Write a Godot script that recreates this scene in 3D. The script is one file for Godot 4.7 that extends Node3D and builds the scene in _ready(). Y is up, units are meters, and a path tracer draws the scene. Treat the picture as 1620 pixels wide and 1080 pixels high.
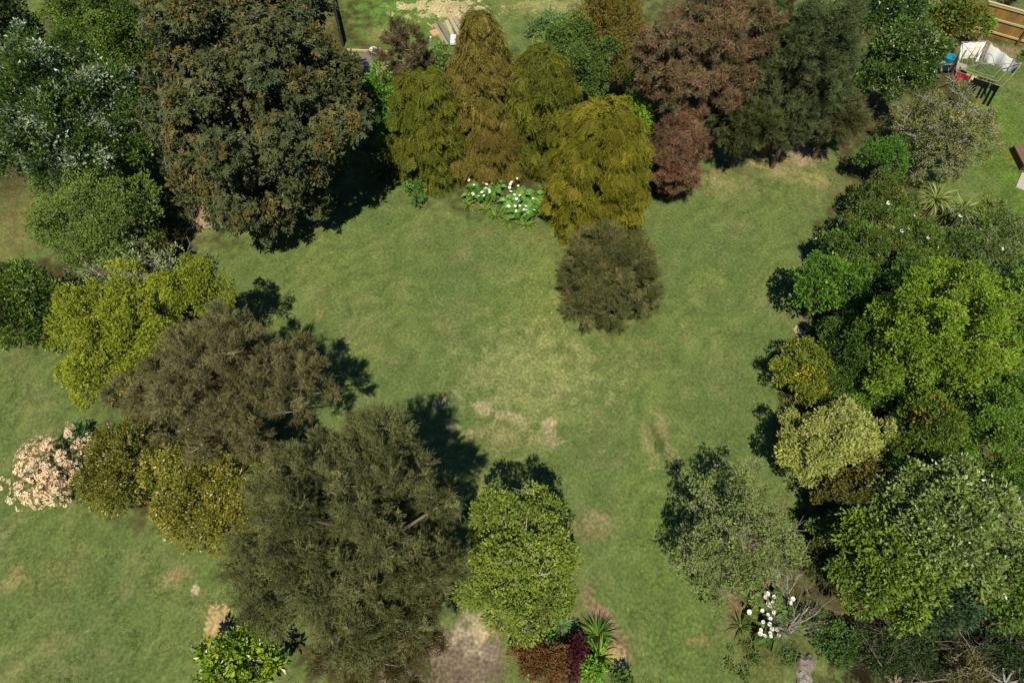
extends Node3D
# A garden seen from a drone: lawn, shrubs and trees, a yard with a rotary clothesline.

var rng := RandomNumberGenerator.new()
var taken := {}
var clumps := {}
var mats := {}
var ground_picture: Image
const WEST := -34.0
const NORTH := -41.0
const SPAN_X := 68.0
const SPAN_Z := 44.0
const PIX_X := 2040
const PIX_Z := 1320


func _ready() -> void:
	# ---------- camera, sky, sun, exposure
	var cam := Camera3D.new()
	cam.name = "camera"
	cam.position = Vector3(0, 24, 0)
	cam.rotation_degrees = Vector3(-60, 0, 0)
	cam.fov = 53.13
	cam.near = 0.1
	cam.far = 800.0
	add_child(cam)
	cam.current = true
	var env := Environment.new()
	env.background_mode = Environment.BG_SKY
	var sky_mat := ProceduralSkyMaterial.new()
	sky_mat.sky_top_color = Color(0.34, 0.5, 0.76)
	sky_mat.sky_horizon_color = Color(0.68, 0.76, 0.86)
	sky_mat.sky_curve = 0.15
	sky_mat.sky_energy_multiplier = 1.0
	sky_mat.ground_bottom_color = Color(0.2, 0.23, 0.12)
	sky_mat.ground_horizon_color = Color(0.5, 0.56, 0.56)
	sky_mat.sun_angle_max = 0.0
	var sky := Sky.new()
	sky.sky_material = sky_mat
	env.sky = sky
	env.background_energy_multiplier = 0.38
	env.tonemap_mode = Environment.TONE_MAPPER_LINEAR
	env.tonemap_exposure = 1.29
	env.sdfgi_enabled = true
	env.ssao_enabled = true
	env.ssil_enabled = true
	var we := WorldEnvironment.new()
	we.name = "world_environment"
	we.environment = env
	add_child(we)
	var sun := DirectionalLight3D.new()
	sun.name = "sun"
	sun.light_energy = 1.3
	sun.light_color = Color(1.0, 0.955, 0.87)
	sun.light_angular_distance = 0.53
	sun.shadow_enabled = true
	sun.look_at_from_position(Vector3.ZERO, Vector3(0.0370, -0.8876, -0.4591), Vector3(0, 0, -1))
	add_child(sun)
	# ---------- the setting
	rng.seed = 7
	make_ground()
	make_grass()
	# ---------- plants, then things
	for d in PLANTS:
		plant(d)
	for d in BARE:
		bare_tree(d)
	for d in ROSETTES:
		rosette(d)
	for d in LILIES:
		lilies(d)
	clothesline()
	fence()
	yard_things()
	stones()
	print("clumps ", total)


# ============ helpers
func numbered(called: String) -> String:
	var k: int = taken.get(called, 0)
	taken[called] = k + 1
	return called if k == 0 else "%s_%03d" % [called, k]


func lin(hex: String) -> Color:
	return Color.html(hex).srgb_to_linear()


func thing(called: String, label: String, category: String, at: Vector3, group := "") -> Node3D:
	var o := Node3D.new()
	o.name = numbered(called)
	add_child(o)
	o.position = at
	o.set_meta("label", label)
	o.set_meta("category", category)
	if group != "":
		o.set_meta("group", group)
	return o


func part(called: String, mesh: Mesh, m: Material, parent: Node3D, at := Transform3D()) -> MeshInstance3D:
	var o := MeshInstance3D.new()
	o.name = called
	o.mesh = mesh
	o.material_override = m
	o.transform = at
	parent.add_child(o, true)
	return o


func paint(hex: String, rough := 0.8, spec := 0.3) -> StandardMaterial3D:
	var key := hex + str(rough) + str(spec)
	if not mats.has(key):
		var m := StandardMaterial3D.new()
		m.albedo_color = Color.html(hex)
		m.roughness = rough
		m.metallic_specular = spec
		mats[key] = m
	return mats[key]


func grained(key: String, a: String, b: String, freq: float, stretch: Vector3, rough := 0.85) -> StandardMaterial3D:
	if mats.has(key):
		return mats[key]
	var n := FastNoiseLite.new()
	n.seed = hash(key) % 1000
	n.frequency = freq
	n.fractal_octaves = 4
	var g := Gradient.new()
	g.set_color(0, Color.html(a))
	g.set_color(1, Color.html(b))
	g.set_offset(0, 0.25)
	g.set_offset(1, 0.75)
	var t := NoiseTexture2D.new()
	t.width = 256
	t.height = 256
	t.seamless = true
	t.noise = n
	t.color_ramp = g
	var m := StandardMaterial3D.new()
	m.albedo_texture = t
	m.uv1_triplanar = true
	m.uv1_world_triplanar = true
	m.uv1_scale = stretch
	m.roughness = rough
	m.metallic_specular = 0.25
	mats[key] = m
	return m


class Bag:
	var v := PackedVector3Array()
	var c := PackedColorArray()
	func tri(a: Vector3, b: Vector3, d: Vector3, col := Color.WHITE) -> void:
		v.append(a); v.append(b); v.append(d)
		c.append(col); c.append(col); c.append(col)
	func quad(a: Vector3, b: Vector3, d: Vector3, e: Vector3, col := Color.WHITE) -> void:
		tri(a, b, d, col)
		tri(a, d, e, col)
	func leaf(base: Vector3, dir: Vector3, side: Vector3, length: float, width: float, fold: float, col: Color) -> void:
		var up := side.cross(dir).normalized()
		var mid := base + dir * length * 0.5
		var tip := base + dir * length - up * length * 0.12
		var l := mid + side * width * 0.5 + up * fold * width
		var r := mid - side * width * 0.5 + up * fold * width
		tri(base, l, tip, col)
		tri(base, tip, r, col)
	func box(lo: Vector3, hi: Vector3, col := Color.WHITE) -> void:
		var p := []
		for k in 8:
			p.append(Vector3(hi.x if k & 1 else lo.x, hi.y if k & 2 else lo.y, hi.z if k & 4 else lo.z))
		for f in [[0, 1, 3, 2], [4, 6, 7, 5], [0, 2, 6, 4], [1, 5, 7, 3], [0, 4, 5, 1], [2, 3, 7, 6]]:
			quad(p[f[3]], p[f[2]], p[f[1]], p[f[0]], col)
	func tube(path: Array, radii: Array, sides: int, col := Color.WHITE) -> void:
		var rings := []
		for k in path.size():
			var dir: Vector3 = (path[mini(k + 1, path.size() - 1)] - path[maxi(k - 1, 0)]).normalized()
			var s := dir.cross(Vector3(0.31, 0.17, 0.93)).normalized()
			var t := dir.cross(s)
			var ring := []
			for j in sides:
				var a := TAU * j / sides
				ring.append(path[k] + (s * cos(a) + t * sin(a)) * radii[k])
			rings.append(ring)
		for k in path.size() - 1:
			for j in sides:
				var j2 := (j + 1) % sides
				quad(rings[k][j], rings[k][j2], rings[k + 1][j2], rings[k + 1][j], col)
		for j in range(1, sides - 1):
			tri(rings[-1][0], rings[-1][j], rings[-1][j + 1], col)
	func mesh() -> ArrayMesh:
		var n := PackedVector3Array()
		n.resize(v.size())
		for k in range(0, v.size(), 3):
			var q := (v[k + 2] - v[k]).cross(v[k + 1] - v[k]).normalized()
			n[k] = q; n[k + 1] = q; n[k + 2] = q
		var a := []
		a.resize(Mesh.ARRAY_MAX)
		a[Mesh.ARRAY_VERTEX] = v
		a[Mesh.ARRAY_NORMAL] = n
		a[Mesh.ARRAY_COLOR] = c
		var m := ArrayMesh.new()
		m.add_surface_from_arrays(Mesh.PRIMITIVE_TRIANGLES, a)
		return m


func on_sphere() -> Vector3:
	var y := rng.randf_range(-1, 1)
	var a := rng.randf() * TAU
	var r := sqrt(1 - y * y)
	return Vector3(r * cos(a), y, r * sin(a))


func any_side(d: Vector3) -> Vector3:
	var s := d.cross(on_sphere())
	return s.normalized() if s.length() > 0.05 else d.cross(Vector3(0.6, 0.5, 0.62)).normalized()


# ============ ground
func noise_bytes(freq: float, oct: int, sd: int) -> PackedByteArray:
	var n := FastNoiseLite.new()
	n.noise_type = FastNoiseLite.TYPE_SIMPLEX_SMOOTH
	n.seed = sd
	n.frequency = freq
	n.fractal_octaves = oct
	n.fractal_gain = 0.55
	return n.get_image(PIX_X, PIX_Z, false, false, true).get_data()


func make_ground() -> void:
	var big := noise_bytes(0.006, 3, 1)
	var mid := noise_bytes(0.03, 4, 2)
	var fine := noise_bytes(0.22, 3, 3)
	var dry := noise_bytes(0.013, 4, 4)
	var edge := noise_bytes(0.045, 5, 5)
	var px := PackedByteArray()
	px.resize(PIX_X * PIX_Z * 3)
	var per := PIX_X / SPAN_X
	for y in PIX_Z:
		var z := NORTH + y / per
		for x in PIX_X:
			var i := y * PIX_X + x
			var b := (big[i] - 128) / 128.0
			var m := (mid[i] - 128) / 128.0
			var f := (fine[i] - 128) / 128.0
			var d := clampf((dry[i] - 128) / 120.0 + m * 0.35 + f * 0.25, 0.0, 1.0)
			var wx := WEST + x / per
			var mow := sin((wx * 0.62 + z * 0.78 + b * 1.5) * 7.5) * 0.045 * clampf(b + 0.7, 0.0, 1.0)
			var r := 95.0 + b * 7.0 + d * 13.0
			var g := 111.0 + b * 5.0 + d * 3.0
			var l := 62.0 + b * 2.0 + d * 10.0
			var k := 1.0 + m * 0.09 + f * 0.2 + mow
			var j := i * 3
			px[j] = int(clampf(r * k, 0, 255))
			px[j + 1] = int(clampf(g * (1.0 + m * 0.07 + f * 0.19 + mow), 0, 255))
			px[j + 2] = int(clampf(l * k, 0, 255))
	# worn, dry and dug places: x, z, half sizes, turn, colour, cover, how ragged
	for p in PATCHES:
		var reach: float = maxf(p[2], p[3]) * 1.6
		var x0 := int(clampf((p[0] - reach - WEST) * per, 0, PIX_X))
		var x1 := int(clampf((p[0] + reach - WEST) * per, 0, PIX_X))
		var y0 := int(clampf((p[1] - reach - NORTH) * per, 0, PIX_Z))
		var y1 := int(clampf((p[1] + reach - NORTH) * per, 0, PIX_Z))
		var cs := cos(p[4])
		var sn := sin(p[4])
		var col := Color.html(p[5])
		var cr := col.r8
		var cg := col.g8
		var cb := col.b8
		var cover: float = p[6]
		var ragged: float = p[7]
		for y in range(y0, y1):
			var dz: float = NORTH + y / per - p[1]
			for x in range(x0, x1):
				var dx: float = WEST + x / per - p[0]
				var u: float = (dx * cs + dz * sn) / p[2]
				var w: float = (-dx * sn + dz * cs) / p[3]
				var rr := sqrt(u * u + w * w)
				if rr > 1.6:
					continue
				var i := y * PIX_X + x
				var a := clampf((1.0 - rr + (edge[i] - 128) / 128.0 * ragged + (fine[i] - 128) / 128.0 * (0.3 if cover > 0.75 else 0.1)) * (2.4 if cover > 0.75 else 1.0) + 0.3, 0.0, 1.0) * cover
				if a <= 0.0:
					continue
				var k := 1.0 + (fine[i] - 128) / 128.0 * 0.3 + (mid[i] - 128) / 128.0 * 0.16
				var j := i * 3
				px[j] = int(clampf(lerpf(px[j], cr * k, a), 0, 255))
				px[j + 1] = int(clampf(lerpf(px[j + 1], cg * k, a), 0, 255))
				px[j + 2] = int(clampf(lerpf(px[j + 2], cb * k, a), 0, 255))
	# single daisies and dry blades
	for k in 2600:
		var i := rng.randi_range(0, PIX_X * PIX_Z - 1) * 3
		var s := rng.randf()
		px[i] = int(lerpf(px[i], 205, s * 0.6))
		px[i + 1] = int(lerpf(px[i + 1], 205, s * 0.6))
		px[i + 2] = int(lerpf(px[i + 2], 170, s * 0.6))
	# clover and moss flecks, one or two centimetres to a hand wide
	for k in 26000:
		var cx := rng.randi_range(2, PIX_X - 4)
		var cy := rng.randi_range(2, PIX_Z - 4)
		var tone := rng.randf_range(-0.22, 0.26)
		for q in rng.randi_range(1, 5):
			var i := ((cy + rng.randi_range(0, 2)) * PIX_X + cx + rng.randi_range(0, 2)) * 3
			px[i] = int(clampf(px[i] * (1.0 + tone * 0.6), 0, 255))
			px[i + 1] = int(clampf(px[i + 1] * (1.0 + tone), 0, 255))
			px[i + 2] = int(clampf(px[i + 2] * (1.0 + tone * 0.5), 0, 255))
	ground_picture = Image.create_from_data(PIX_X, PIX_Z, false, Image.FORMAT_RGB8, px)
	var m := StandardMaterial3D.new()
	m.albedo_texture = ImageTexture.create_from_image(ground_picture)
	m.roughness = 0.95
	m.metallic_specular = 0.1
	m.texture_repeat = false
	var hn := FastNoiseLite.new()
	hn.frequency = 0.12
	hn.fractal_octaves = 4
	var ht := NoiseTexture2D.new()
	ht.width = 512
	ht.height = 512
	ht.seamless = true
	ht.noise = hn
	m.heightmap_enabled = false
	var st := SurfaceTool.new()
	st.begin(Mesh.PRIMITIVE_TRIANGLES)
	var nx := 170
	var nz := 110
	var hill := FastNoiseLite.new()
	hill.seed = 11
	hill.frequency = 0.6
	hill.fractal_octaves = 3
	for j in nz + 1:
		for i in nx + 1:
			var x := WEST + SPAN_X * i / nx
			var z := NORTH + SPAN_Z * j / nz
			st.set_uv(Vector2(float(i) / nx, float(j) / nz))
			st.add_vertex(Vector3(x, 0.012 + hill.get_noise_2d(x, z) * 0.02, z))
	for j in nz:
		for i in nx:
			var a := j * (nx + 1) + i
			for q in [a, a + 1, a + nx + 2, a, a + nx + 2, a + nx + 1]:
				st.add_index(q)
	st.generate_normals()
	var lawn := part("lawn", st.commit(), m, self)
	lawn.set_meta("kind", "structure")
	lawn.set_meta("label", "mown lawn with dry and bare patches between the garden beds")
	var far := PlaneMesh.new()
	far.size = Vector2(900, 900)
	var fm := grained("meadow", "4e5a2a", "6a7238", 0.02, Vector3(0.05, 0.05, 0.05), 0.95)
	var terrain := part("ground", far, fm, self, Transform3D(Basis(), Vector3(0, -0.06, 0)))
	terrain.set_meta("kind", "structure")
	terrain.set_meta("label", "grassy ground beyond the garden")


func ground_color(x: float, z: float) -> Color:
	var per := PIX_X / SPAN_X
	return ground_picture.get_pixel(clampi(int((x - WEST) * per), 0, PIX_X - 1), clampi(int((z - NORTH) * per), 0, PIX_Z - 1))


func leaf_material(key: String, rough: float, spec: float, through: float) -> StandardMaterial3D:
	if not mats.has(key):
		var m := StandardMaterial3D.new()
		m.albedo_color = Color.WHITE
		m.vertex_color_use_as_albedo = true
		m.roughness = rough
		m.metallic_specular = spec
		m.cull_mode = BaseMaterial3D.CULL_DISABLED
		if through > 0.0:
			m.backlight_enabled = true
			m.backlight = Color(through, through, through * 0.6)
		mats[key] = m
	return mats[key]


func scatter(called: String, mesh: Mesh, m: Material, buffer: PackedFloat32Array, parent: Node3D) -> MultiMeshInstance3D:
	var mm := MultiMesh.new()
	mm.transform_format = MultiMesh.TRANSFORM_3D
	mm.use_colors = true
	mm.mesh = mesh
	mm.instance_count = buffer.size() / 16
	mm.buffer = buffer
	var o := MultiMeshInstance3D.new()
	o.name = called
	o.multimesh = mm
	o.material_override = m
	parent.add_child(o, true)
	return o


func row(buf: PackedFloat32Array, at: int, b: Basis, o: Vector3, c: Color) -> void:
	buf[at] = b.x.x; buf[at + 1] = b.y.x; buf[at + 2] = b.z.x; buf[at + 3] = o.x
	buf[at + 4] = b.x.y; buf[at + 5] = b.y.y; buf[at + 6] = b.z.y; buf[at + 7] = o.y
	buf[at + 8] = b.x.z; buf[at + 9] = b.y.z; buf[at + 10] = b.z.z; buf[at + 11] = o.z
	buf[at + 12] = c.r; buf[at + 13] = c.g; buf[at + 14] = c.b; buf[at + 15] = 1.0


func make_grass() -> void:
	var bag := Bag.new()
	for k in 9:
		var a := rng.randf() * TAU
		var base := Vector3(cos(a), 0, sin(a)) * rng.randf() * 0.06
		var d := (Vector3(cos(a), 0, sin(a)) * rng.randf_range(0.3, 1.1) + Vector3.UP).normalized()
		var s := any_side(d) * 0.011
		var h := rng.randf_range(0.04, 0.075)
		bag.tri(base - s, base + s, base + d * h, Color.WHITE * rng.randf_range(0.75, 1.2))
	var n := 150000
	var buf := PackedFloat32Array()
	buf.resize(n * 16)
	var used := 0
	for k in n:
		var z := lerpf(-37.0, -0.5, rng.randf())
		var x := rng.randf_range(-1, 1) * (16.0 + absf(z) * 0.38)
		var c := ground_color(x, z)
		if c.g < c.r * 1.04:
			continue
		c = c.srgb_to_linear() * rng.randf_range(0.85, 1.35)
		var s := rng.randf_range(0.6, 1.2)
		if rng.randf() < 0.012:
			s *= 2.0
		row(buf, used * 16, Basis(Vector3.UP, rng.randf() * TAU).scaled(Vector3(s, s * 0.8, s)), Vector3(x, 0.0, z), c)
		used += 1
	buf.resize(used * 16)
	var o := scatter("grass", bag.mesh(), leaf_material("grass", 0.8, 0.15, 0.3), buf, self)
	o.set_meta("kind", "stuff")
	o.set_meta("label", "short tufts of grass growing all over the lawn")
	o.set_meta("category", "grass")


# ============ foliage
func clump(kind: String) -> ArrayMesh:
	if clumps.has(kind):
		return clumps[kind]
	var keep := rng.state
	rng.seed = hash(kind)
	var b := Bag.new()
	match kind:
		"broad", "fine", "large", "tiny":
			var n: int = {"broad": 19, "fine": 24, "large": 13, "tiny": 28}[kind]
			var len: float = {"broad": 0.125, "fine": 0.092, "large": 0.19, "tiny": 0.07}[kind]
			var wid: float = {"broad": 0.62, "fine": 0.62, "large": 0.5, "tiny": 0.62}[kind]
			var rad: float = {"broad": 0.2, "fine": 0.19, "large": 0.2, "tiny": 0.18}[kind]
			for k in n:
				var p := on_sphere() * rad * rng.randf_range(0.3, 1.0)
				p.y *= 0.7
				var d := (p.normalized() + Vector3.UP * 0.5 + on_sphere() * 0.5).normalized()
				var l := len * rng.randf_range(0.7, 1.25)
				b.leaf(p, d, any_side(d), l, l * wid, 0.22, Color.WHITE * rng.randf_range(0.65, 1.25))
		"whorl":
			for w in 3:
				var c := Vector3(rng.randf_range(-0.13, 0.13), rng.randf_range(-0.06, 0.08), rng.randf_range(-0.13, 0.13))
				for k in 8:
					var a := TAU * k / 8.0 + rng.randf() * 0.5
					var d := Vector3(cos(a), rng.randf_range(-0.35, 0.5), sin(a)).normalized()
					var l := rng.randf_range(0.11, 0.18)
					b.leaf(c, d, Vector3(-sin(a), 0, cos(a)), l, l * 0.36, 0.15, Color.WHITE * rng.randf_range(0.7, 1.2))
		"upright":
			for k in 16:
				var c := Vector3(rng.randf_range(-0.17, 0.17), rng.randf_range(-0.12, 0.1), rng.randf_range(-0.17, 0.17))
				var d := (Vector3.UP * 1.1 + on_sphere() * 0.75).normalized()
				var l := rng.randf_range(0.13, 0.22)
				b.leaf(c, d, any_side(d), l, l * 0.36, 0.25, Color.WHITE * rng.randf_range(0.65, 1.25))
		"needle":
			for s in 4:
				var top := (Vector3.UP + on_sphere() * 0.75).normalized()
				var c := on_sphere() * 0.09
				for k in 8:
					var t := k / 8.0
					var p := c + top * 0.34 * t
					var d := (top + any_side(top) * 0.85).normalized()
					var w := any_side(d) * 0.011
					b.tri(p - w, p + w, p + d * rng.randf_range(0.09, 0.17) * (1.15 - t * 0.4), Color.WHITE * rng.randf_range(0.6, 1.3))
		"haze":
			for k in 34:
				var p := on_sphere() * 0.2 * rng.randf()
				var d := (p.normalized() * 0.8 + Vector3.UP * 0.35 + on_sphere() * 0.7).normalized()
				var w := any_side(d) * 0.013
				b.tri(p - w, p + w, p + d * rng.randf_range(0.1, 0.2), Color.WHITE * rng.randf_range(0.6, 1.3))
		"droop":
			for s in 8:
				var a := rng.randf_range(-1.2, 1.2)
				var d := Vector3(cos(a), 0, sin(a))
				var p := Vector3(rng.randf_range(-0.12, 0.1), rng.randf_range(-0.05, 0.12), rng.randf_range(-0.12, 0.12))
				var v := (d + Vector3.UP * 0.25).normalized()
				var side := Vector3(-sin(a), 0, cos(a))
				for k in 6:
					var q := p + v * 0.085
					var col := Color.WHITE * rng.randf_range(0.65, 1.25)
					for e in [-1, 1]:
						var nd: Vector3 = (v + side * e * 0.7 + on_sphere() * 0.35).normalized()
						var w := any_side(nd) * 0.013
						b.tri(p - w, p + w, p + nd * 0.12, col)
					b.tri(p - side * 0.012, p + side * 0.012, q, col)
					p = q
					v = (v + Vector3.DOWN * 0.36).normalized()
		"hang":
			for s in 16:
				var p := on_sphere() * 0.16
				var d := (Vector3.DOWN * 0.9 + on_sphere() * 0.8).normalized()
				var l := rng.randf_range(0.12, 0.2)
				b.leaf(p, d, any_side(d), l, 0.026, 0.1, Color.WHITE * rng.randf_range(0.65, 1.3))
		"blossom":
			for s in 7:
				var c := on_sphere() * 0.15
				c.y = absf(c.y) * 0.6
				for k in 5:
					var a := TAU * k / 5.0 + s
					var d := Vector3(cos(a), 0.45, sin(a)).normalized()
					b.leaf(c, d, Vector3(-sin(a), 0, cos(a)), 0.085, 0.065, 0.1, Color.WHITE * rng.randf_range(0.8, 1.12))
	rng.state = keep
	clumps[kind] = b.mesh()
	return clumps[kind]


func outline(d: Dictionary, t: float) -> float:
	# half width of a cone-like crown at height share t
	match d.shape:
		"cone":
			return pow(maxf(1.0 - t, 0.0), 0.75) * (0.55 + 0.45 * minf(1.0, t * 6.0 + 0.5))
		"egg":
			return sqrt(maxf(0.0, 1.0 - pow(absf(t - 0.32) / 0.68 if t > 0.32 else (0.32 - t) / 0.55, 2.0)))
	return 1.0


func plant(d: Dictionary) -> void:
	rng.seed = d.seed
	var root := thing(d.name, d.label, d.cat, Vector3(d.at.x, 0, d.at.z), d.get("group", ""))
	var R: Vector3 = d.r
	var mid: Vector3 = Vector3(0, d.at.y, 0)
	var lobes := []
	var uneven := FastNoiseLite.new()
	uneven.seed = d.seed
	uneven.frequency = 0.55
	var n: int = d.lobes
	var lf: float = d.lf
	if d.shape == "dome":
		for k in n:
			var y: float = 1.0 - (k + 0.5) / n * (1.0 + d.low)
			var a := k * 2.39996 + rng.randf_range(-0.5, 0.5)
			var q := sqrt(maxf(0, 1 - y * y))
			var dir := Vector3(q * cos(a), y + rng.randf_range(-0.12, 0.12), q * sin(a))
			var size: float = lf * lerpf(0.6, 1.45, pow(rng.randf(), 1.6))
			var bulge := 1.0 + uneven.get_noise_3dv(dir * 1.7 + Vector3(d.seed, 0, 0)) * 0.75
			if bulge < 0.8 and y < 0.5 and rng.randf() < 0.35:
				continue
			var reach: float = (1.04 - size) * rng.randf_range(0.88, 1.1) * clampf(bulge, 0.74, 1.08)
			var ext := (R.x + R.y + R.z) / 3.0
			lobes.append([mid + Vector3(dir.x * R.x, dir.y * R.y, dir.z * R.z) * reach, Vector3(lerpf(ext, R.x, 0.6), lerpf(ext, R.y, 0.6), lerpf(ext, R.z, 0.6)) * size, rng.randf()])
		for k in 4:
			var a := k * TAU / 4.0 + rng.randf()
			var q := 0.0 if k == 3 else 0.3
			lobes.append([mid + Vector3(cos(a) * q * R.x, (0.12 + 0.15 * (k % 2)) * R.y, sin(a) * q * R.z), R * 0.4, rng.randf()])
	else:
		var high := R.y * 2.0
		for k in n:
			var t := pow((k + 0.5) / n, 1.15) * 0.97
			var a := k * 2.39996 + rng.randf_range(-0.4, 0.4)
			var wide := outline(d, t)
			var size := lf * rng.randf_range(0.75, 1.25) * (0.45 + 0.55 * wide)
			var rr := maxf(0.0, wide - size * 0.8) * rng.randf_range(0.85, 1.1)
			lobes.append([Vector3(cos(a) * R.x * rr, 0.15 + high * t - size * R.x * 0.3, sin(a) * R.z * rr), Vector3(R.x, (R.x + R.z) * 0.45, R.z) * size, rng.randf()])
		for k in 3:
			lobes.append([Vector3(rng.randf_range(-0.1, 0.1), high * (0.93 - 0.09 * k), rng.randf_range(-0.1, 0.1)), Vector3(R.x, R.x, R.z) * lf * (0.5 + 0.25 * k), rng.randf()])
	# trunk with a limb to each lobe
	var bark := Bag.new()
	var tr: float = d.trunk
	var lean := Vector3(rng.randf_range(-0.2, 0.2), 0, rng.randf_range(-0.2, 0.2)) * minf(1.0, R.x * 0.4)
	var head := Vector3(0, d.at.y + R.y * (0.15 if d.shape == "dome" else 0.6), 0)
	var fork := head * 0.5 + lean
	if tr > 0.0:
		bark.tube([Vector3(0, -0.1, 0), head * 0.25 + lean * 0.7, fork, head], [tr * 1.25, tr, tr * 0.8, tr * 0.35], 7)
		for L in lobes:
			var from := fork.lerp(head, clampf((L[0].y - fork.y) / maxf(0.1, head.y - fork.y) * 0.7, 0.0, 0.95))
			var way: Vector3 = L[0] - from
			var bend: Vector3 = from + way * 0.5 + Vector3(rng.randf_range(-0.1, 0.1), -0.08, rng.randf_range(-0.1, 0.1)) * way.length()
			bark.tube([from, bend, L[0]], [tr * 0.3, tr * 0.2, tr * 0.08], 5)
	var twigs: int = d.twigs
	for k in twigs:
		var L: Array = lobes[rng.randi() % lobes.size()]
		var dir := on_sphere()
		dir.y = absf(dir.y) * 0.8 + 0.1
		var end: Vector3 = L[0] + dir * L[1] * rng.randf_range(0.95, 1.15)
		if end.y < 0.1:
			continue
		var start: Vector3 = L[0] + dir * L[1] * 0.2
		var kink := start.lerp(end, 0.55) + on_sphere() * 0.12
		var tw := rng.randf_range(0.010, 0.022)
		bark.tube([start, kink, end], [tw, tw * 0.8, tw * 0.35], 3)
		for e in 2:
			var side := (dir + on_sphere() * 0.9).normalized()
			bark.tube([kink, kink + side * rng.randf_range(0.25, 0.5)], [tw * 0.6, tw * 0.25], 3)
	if bark.v.size():
		part("trunk", bark.mesh(), grained("bark" + d.bark[0], d.bark[0], d.bark[1], 0.03, Vector3(1.2, 0.4, 1.2)), root)
	# crown
	var colors := []
	for h in d.colors:
		colors.append(lin(h) * (1.1 * d.get("bright", 1.0)))
	var tips := lin(d.tip) * 1.1
	var list := []
	var shoots := []
	var hang: bool = d.kind == "droop"
	var plumes: bool = d.kind in ["droop", "needle", "haze"]
	for li in lobes.size():
		var L: Array = lobes[li]
		var lr: Vector3 = L[1]
		var lr3 := (lr.x + lr.y + lr.z) / 3.0
		var count := int(d.density * 12.57 * lr3 * lr3)
		var shade := rng.randf_range(0.88, 1.12)
		var lobe_tip := rng.randf()
		if plumes:
			for k in int(count / 4.5):
				var dir := on_sphere()
				if dir.y < -0.3 and rng.randf() < 0.75:
					continue
				var away: Vector3 = (L[0] + dir * lr - mid).normalized()
				var axis: Vector3
				var flat := Vector3(away.x, 0, away.z).normalized()
				if hang:
					axis = (flat * 0.9 + dir * 0.5 + Vector3.UP * 0.25).normalized()
				else:
					axis = (dir * 0.75 + away * 0.55 + Vector3.UP * d.upw * 0.6 + on_sphere() * 0.25).normalized()
				var p: Vector3 = L[0] + dir * lr * rng.randf_range(0.25, 0.6)
				var len := lr3 * rng.randf_range(0.6, 1.0) * (0.8 if hang else 1.0)
				if hang:
					p += on_sphere() * lr3 * 0.35
				var tone := clampf(L[2] * 0.5 + rng.randf() * 0.4 + uneven.get_noise_3dv(p * 0.9) * 0.8, 0, 1)
				var c0: Color = colors[0].lerp(colors[1], tone)
				if colors.size() > 2 and rng.randf() < 0.2:
					c0 = colors[2]
				if rng.randf() < d.tipp * 1.3:
					c0 = c0.lerp(tips, rng.randf_range(0.3, 0.9))
				c0 *= shade * rng.randf_range(0.72, 1.34)
				for e in 5:
					var v := axis
					p += axis * len * 0.2 + on_sphere() * 0.05
					if p.y < 0.1:
						break
					var s: float = d.size * rng.randf_range(0.8, 1.15) * (1.2 - 0.13 * e)
					var zz := on_sphere().cross(axis).normalized()
					if hang:
						zz = axis.cross(Vector3.UP).normalized()
						var fx := (Vector3(axis.x, 0, axis.z) + on_sphere() * 0.2).normalized()
						zz = fx.cross(Vector3.UP).normalized()
						list.append([Basis(fx * s, Vector3.UP * s, zz * s), p, c0 * rng.randf_range(0.9, 1.12)])
						axis = (axis + Vector3.DOWN * 0.34).normalized()
					else:
						list.append([Basis(axis.cross(zz) * s, axis * s, zz * s), p, c0 * rng.randf_range(0.9, 1.12)])
			continue
		for k in count:
			var dir := on_sphere()
			if dir.y < -0.35 and rng.randf() < 0.7:
				continue
			var p: Vector3 = L[0] + dir * lr * (1.0 - 0.34 * rng.randf() * rng.randf() - (0.3 if rng.randf() < 0.12 else 0.0)) * rng.randf_range(0.92, 1.1)
			if p.y < 0.06:
				continue
			if rng.randf() < 0.07:
				p += (dir + Vector3.UP * 0.4) * lr3 * rng.randf_range(0.08, 0.3)
			if uneven.get_noise_3dv(p * 2.8) < -0.06 and rng.randf() < 0.8 and d.kind != "blossom":
				continue
			var hid := false
			for lj in lobes.size():
				if lj != li:
					var q: Vector3 = (p - lobes[lj][0]) / lobes[lj][1]
					if q.length_squared() < 0.42:
						hid = true
						break
			if hid:
				continue
			var away := (p - mid).normalized()
			var up: Vector3 = (dir * 0.7 + away * 0.4 + Vector3.UP * d.upw + on_sphere() * 0.3).normalized()
			var zz := on_sphere().cross(up)
			if zz.length() < 0.01:
				continue
			zz = zz.normalized()
			var s: float = d.size * rng.randf_range(0.7, 1.3)
			var bs := Basis(up.cross(zz) * s, up * s, zz * s)
			var c: Color = colors[0].lerp(colors[1], clampf(L[2] * 0.4 + rng.randf() * 0.5 + uneven.get_noise_3dv(p * 0.9) * 0.8, 0, 1))
			if colors.size() > 2 and rng.randf() < 0.15:
				c = colors[2]
			if rng.randf() < d.tipp * clampf(0.25 + lobe_tip * 0.8 + uneven.get_noise_3dv(p * 1.5 + Vector3(9, 0, 0)) * 2.4, 0.0, 2.2) * (1.0 if d.kind != "whorl" else (2.0 if dir.y > 0.25 else 0.12)) and dir.dot(away) > -0.1:
				c = c.lerp(tips, rng.randf_range(0.3, 0.95))
			if rng.randf() < 0.34:
				shoots.append([bs, p, c * (shade * rng.randf_range(0.75, 1.25))])
			else:
				list.append([bs, p, c * (shade * rng.randf_range(0.8, 1.2))])
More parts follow.
